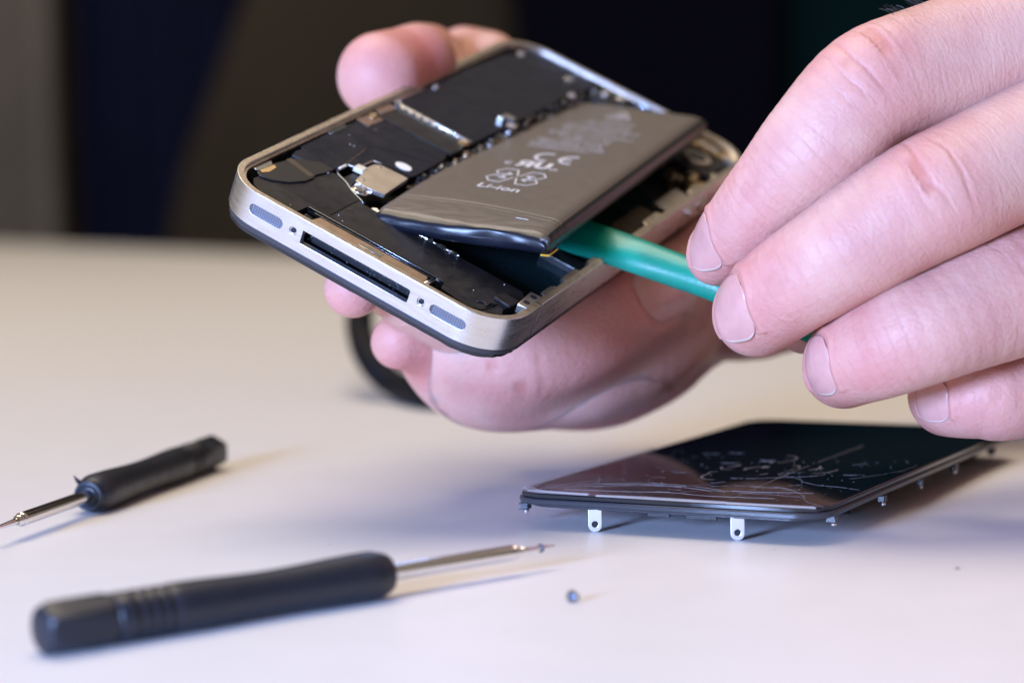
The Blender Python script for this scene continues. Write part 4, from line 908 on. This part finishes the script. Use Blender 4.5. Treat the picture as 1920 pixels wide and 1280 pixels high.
# shirt: torso and sleeves as one cloth surface
sl1 = Chain([('w', 285, 382, 92, 38), ('w', 400, 350, 70, 48), ('w', 520, 340, 120, 56), ('w', 590, 350, 290, 68)], 6)
sl2 = Chain([('w', 225, 550, 92, 37), ('w', 330, 585, 92, 46), ('w', 480, 700, 110, 56), ('w', 590, 730, 290, 68)], 6)
to = [Chain([('w', 610, 450, -250, 115), ('w', 615, 450, 0, 125), ('w', 620, 450, 260, 105)], 4), Chain([('w', 610, 630, -250, 115), ('w', 615, 630, 0, 125), ('w', 620, 630, 260, 105)], 4), Chain([('w', 600, 350, 290, 68), ('w', 625, 540, 340, 70), ('w', 600, 730, 290, 68)], 4)]
V, Fq = nets([sl1, sl2], to, 10.0, 40, np.array([150., 180, -400]), np.array([800., 900, 450])); sh_ = link('shirt', make_mesh_np(V, Fq), MT['shirt'], smooth=True)
# head and neck, out of frame above the shirt
hd = [Chain([('w', 625, 540, 380, 52), ('w', 618, 540, 450, 55), ('w', 590, 540, 520, 78), ('w', 600, 540, 580, 88)], 4), Chain([('w', 530, 540, 500, 30), ('w', 520, 540, 535, 24)], 2), Chain([('w', 512, 540, 545, 9), ('w', 500, 540, 520, 12)], 3)]
V, Fq = nets([], hd, 6.0, 10, np.array([460., 400, 300]), np.array([740., 680, 700])); me_ = make_mesh_np(V, Fq)
for nm in ('red', 'groove', 'along'): me_.attributes.new(nm, 'FLOAT', 'POINT')
head = link('head', me_, SKIN, smooth=True)
for s_ in (-1, 1):
    bmh = bmesh.new(); bmesh.ops.create_uvsphere(bmh, u_segments=16, v_segments=10, radius=.011); me_ = bpy.data.meshes.new('eye'); bmh.to_mesh(me_); bmh.free()
    e_ = link('eye', me_, mat('eye_white', (.7, .7, .68), .1), head, smooth=True); e_.location = Vector((515, 540 + s_ * 31, 552)) * MM
V, Fq = nets([], [Chain([('w', 625, 540, 560, 96), ('w', 615, 540, 600, 90)], 3)], 6.0, 10, np.array([480., 400, 440]), np.array([760., 680, 720]))
hr = link('hair', make_mesh_np(V, Fq), MT['hair'], head, smooth=True)
# arm hairs by the wrist side of the near hand
hm = Multi()
hairs = []
for _ in range(26):
    x = rng.uniform(1668, 1790); y = 44 - (x - 1640) * .42 + rng.uniform(-4, 4); c = un(x, y, 374 + rng.uniform(-2, 4)); d_ = CR @ np.array([-rng.uniform(1.2, 2.6), rng.uniform(-.6, .6), rng.uniform(.5, 1.2)])
    hairs.append((c, c + d_ * .6 + [0, 0, .1], c + d_))
V = []; Fc = []
for tr in hairs:
    for j in range(2):
        a = tr[j]; c = tr[j + 1]; r_ = .035; s_ = len(V)
        for p in (a, c):
            for k in range(3): V.append(p + r_ * np.array([0, math.cos(k * 2.09), math.sin(k * 2.09)]))
        for k in range(3): Fc.append([s_ + k, s_ + (k + 1) % 3, s_ + 3 + (k + 1) % 3, s_ + 3 + k])
ah = link('arm_hairs', mesh(V, Fc), MT['hair'], lh); ah['kind'] = 'stuff'
for o in (lh, rh, sh_, head): rel_parent(o)

# ------------------------------------------------------------------ black cable loop behind the phone, lying on the table
g = on_table(800, 752, 2.6)
cp = [on_table(1000, 640, 2.4), on_table(800, 560, 2.4) + [0, 0, 8], un(705, 500, 660) , un(678, 570, 640), un(676, 625, 625), un(698, 680, 612), un(745, 722, 606), on_table(815, 750, 2.4), on_table(900, 745, 2.4), on_table(1000, 720, 2.4), on_table(1120, 690, 2.4)]
cp = np.array(cp); cp[:, 2] = np.maximum(cp[:, 2], 3.8)
tag(link('black_cable', tube_m(catm(cp, 8), 3.8, 16), MT['cable'], smooth=True), 'black cable looping out from behind the hand onto the table', 'cable')
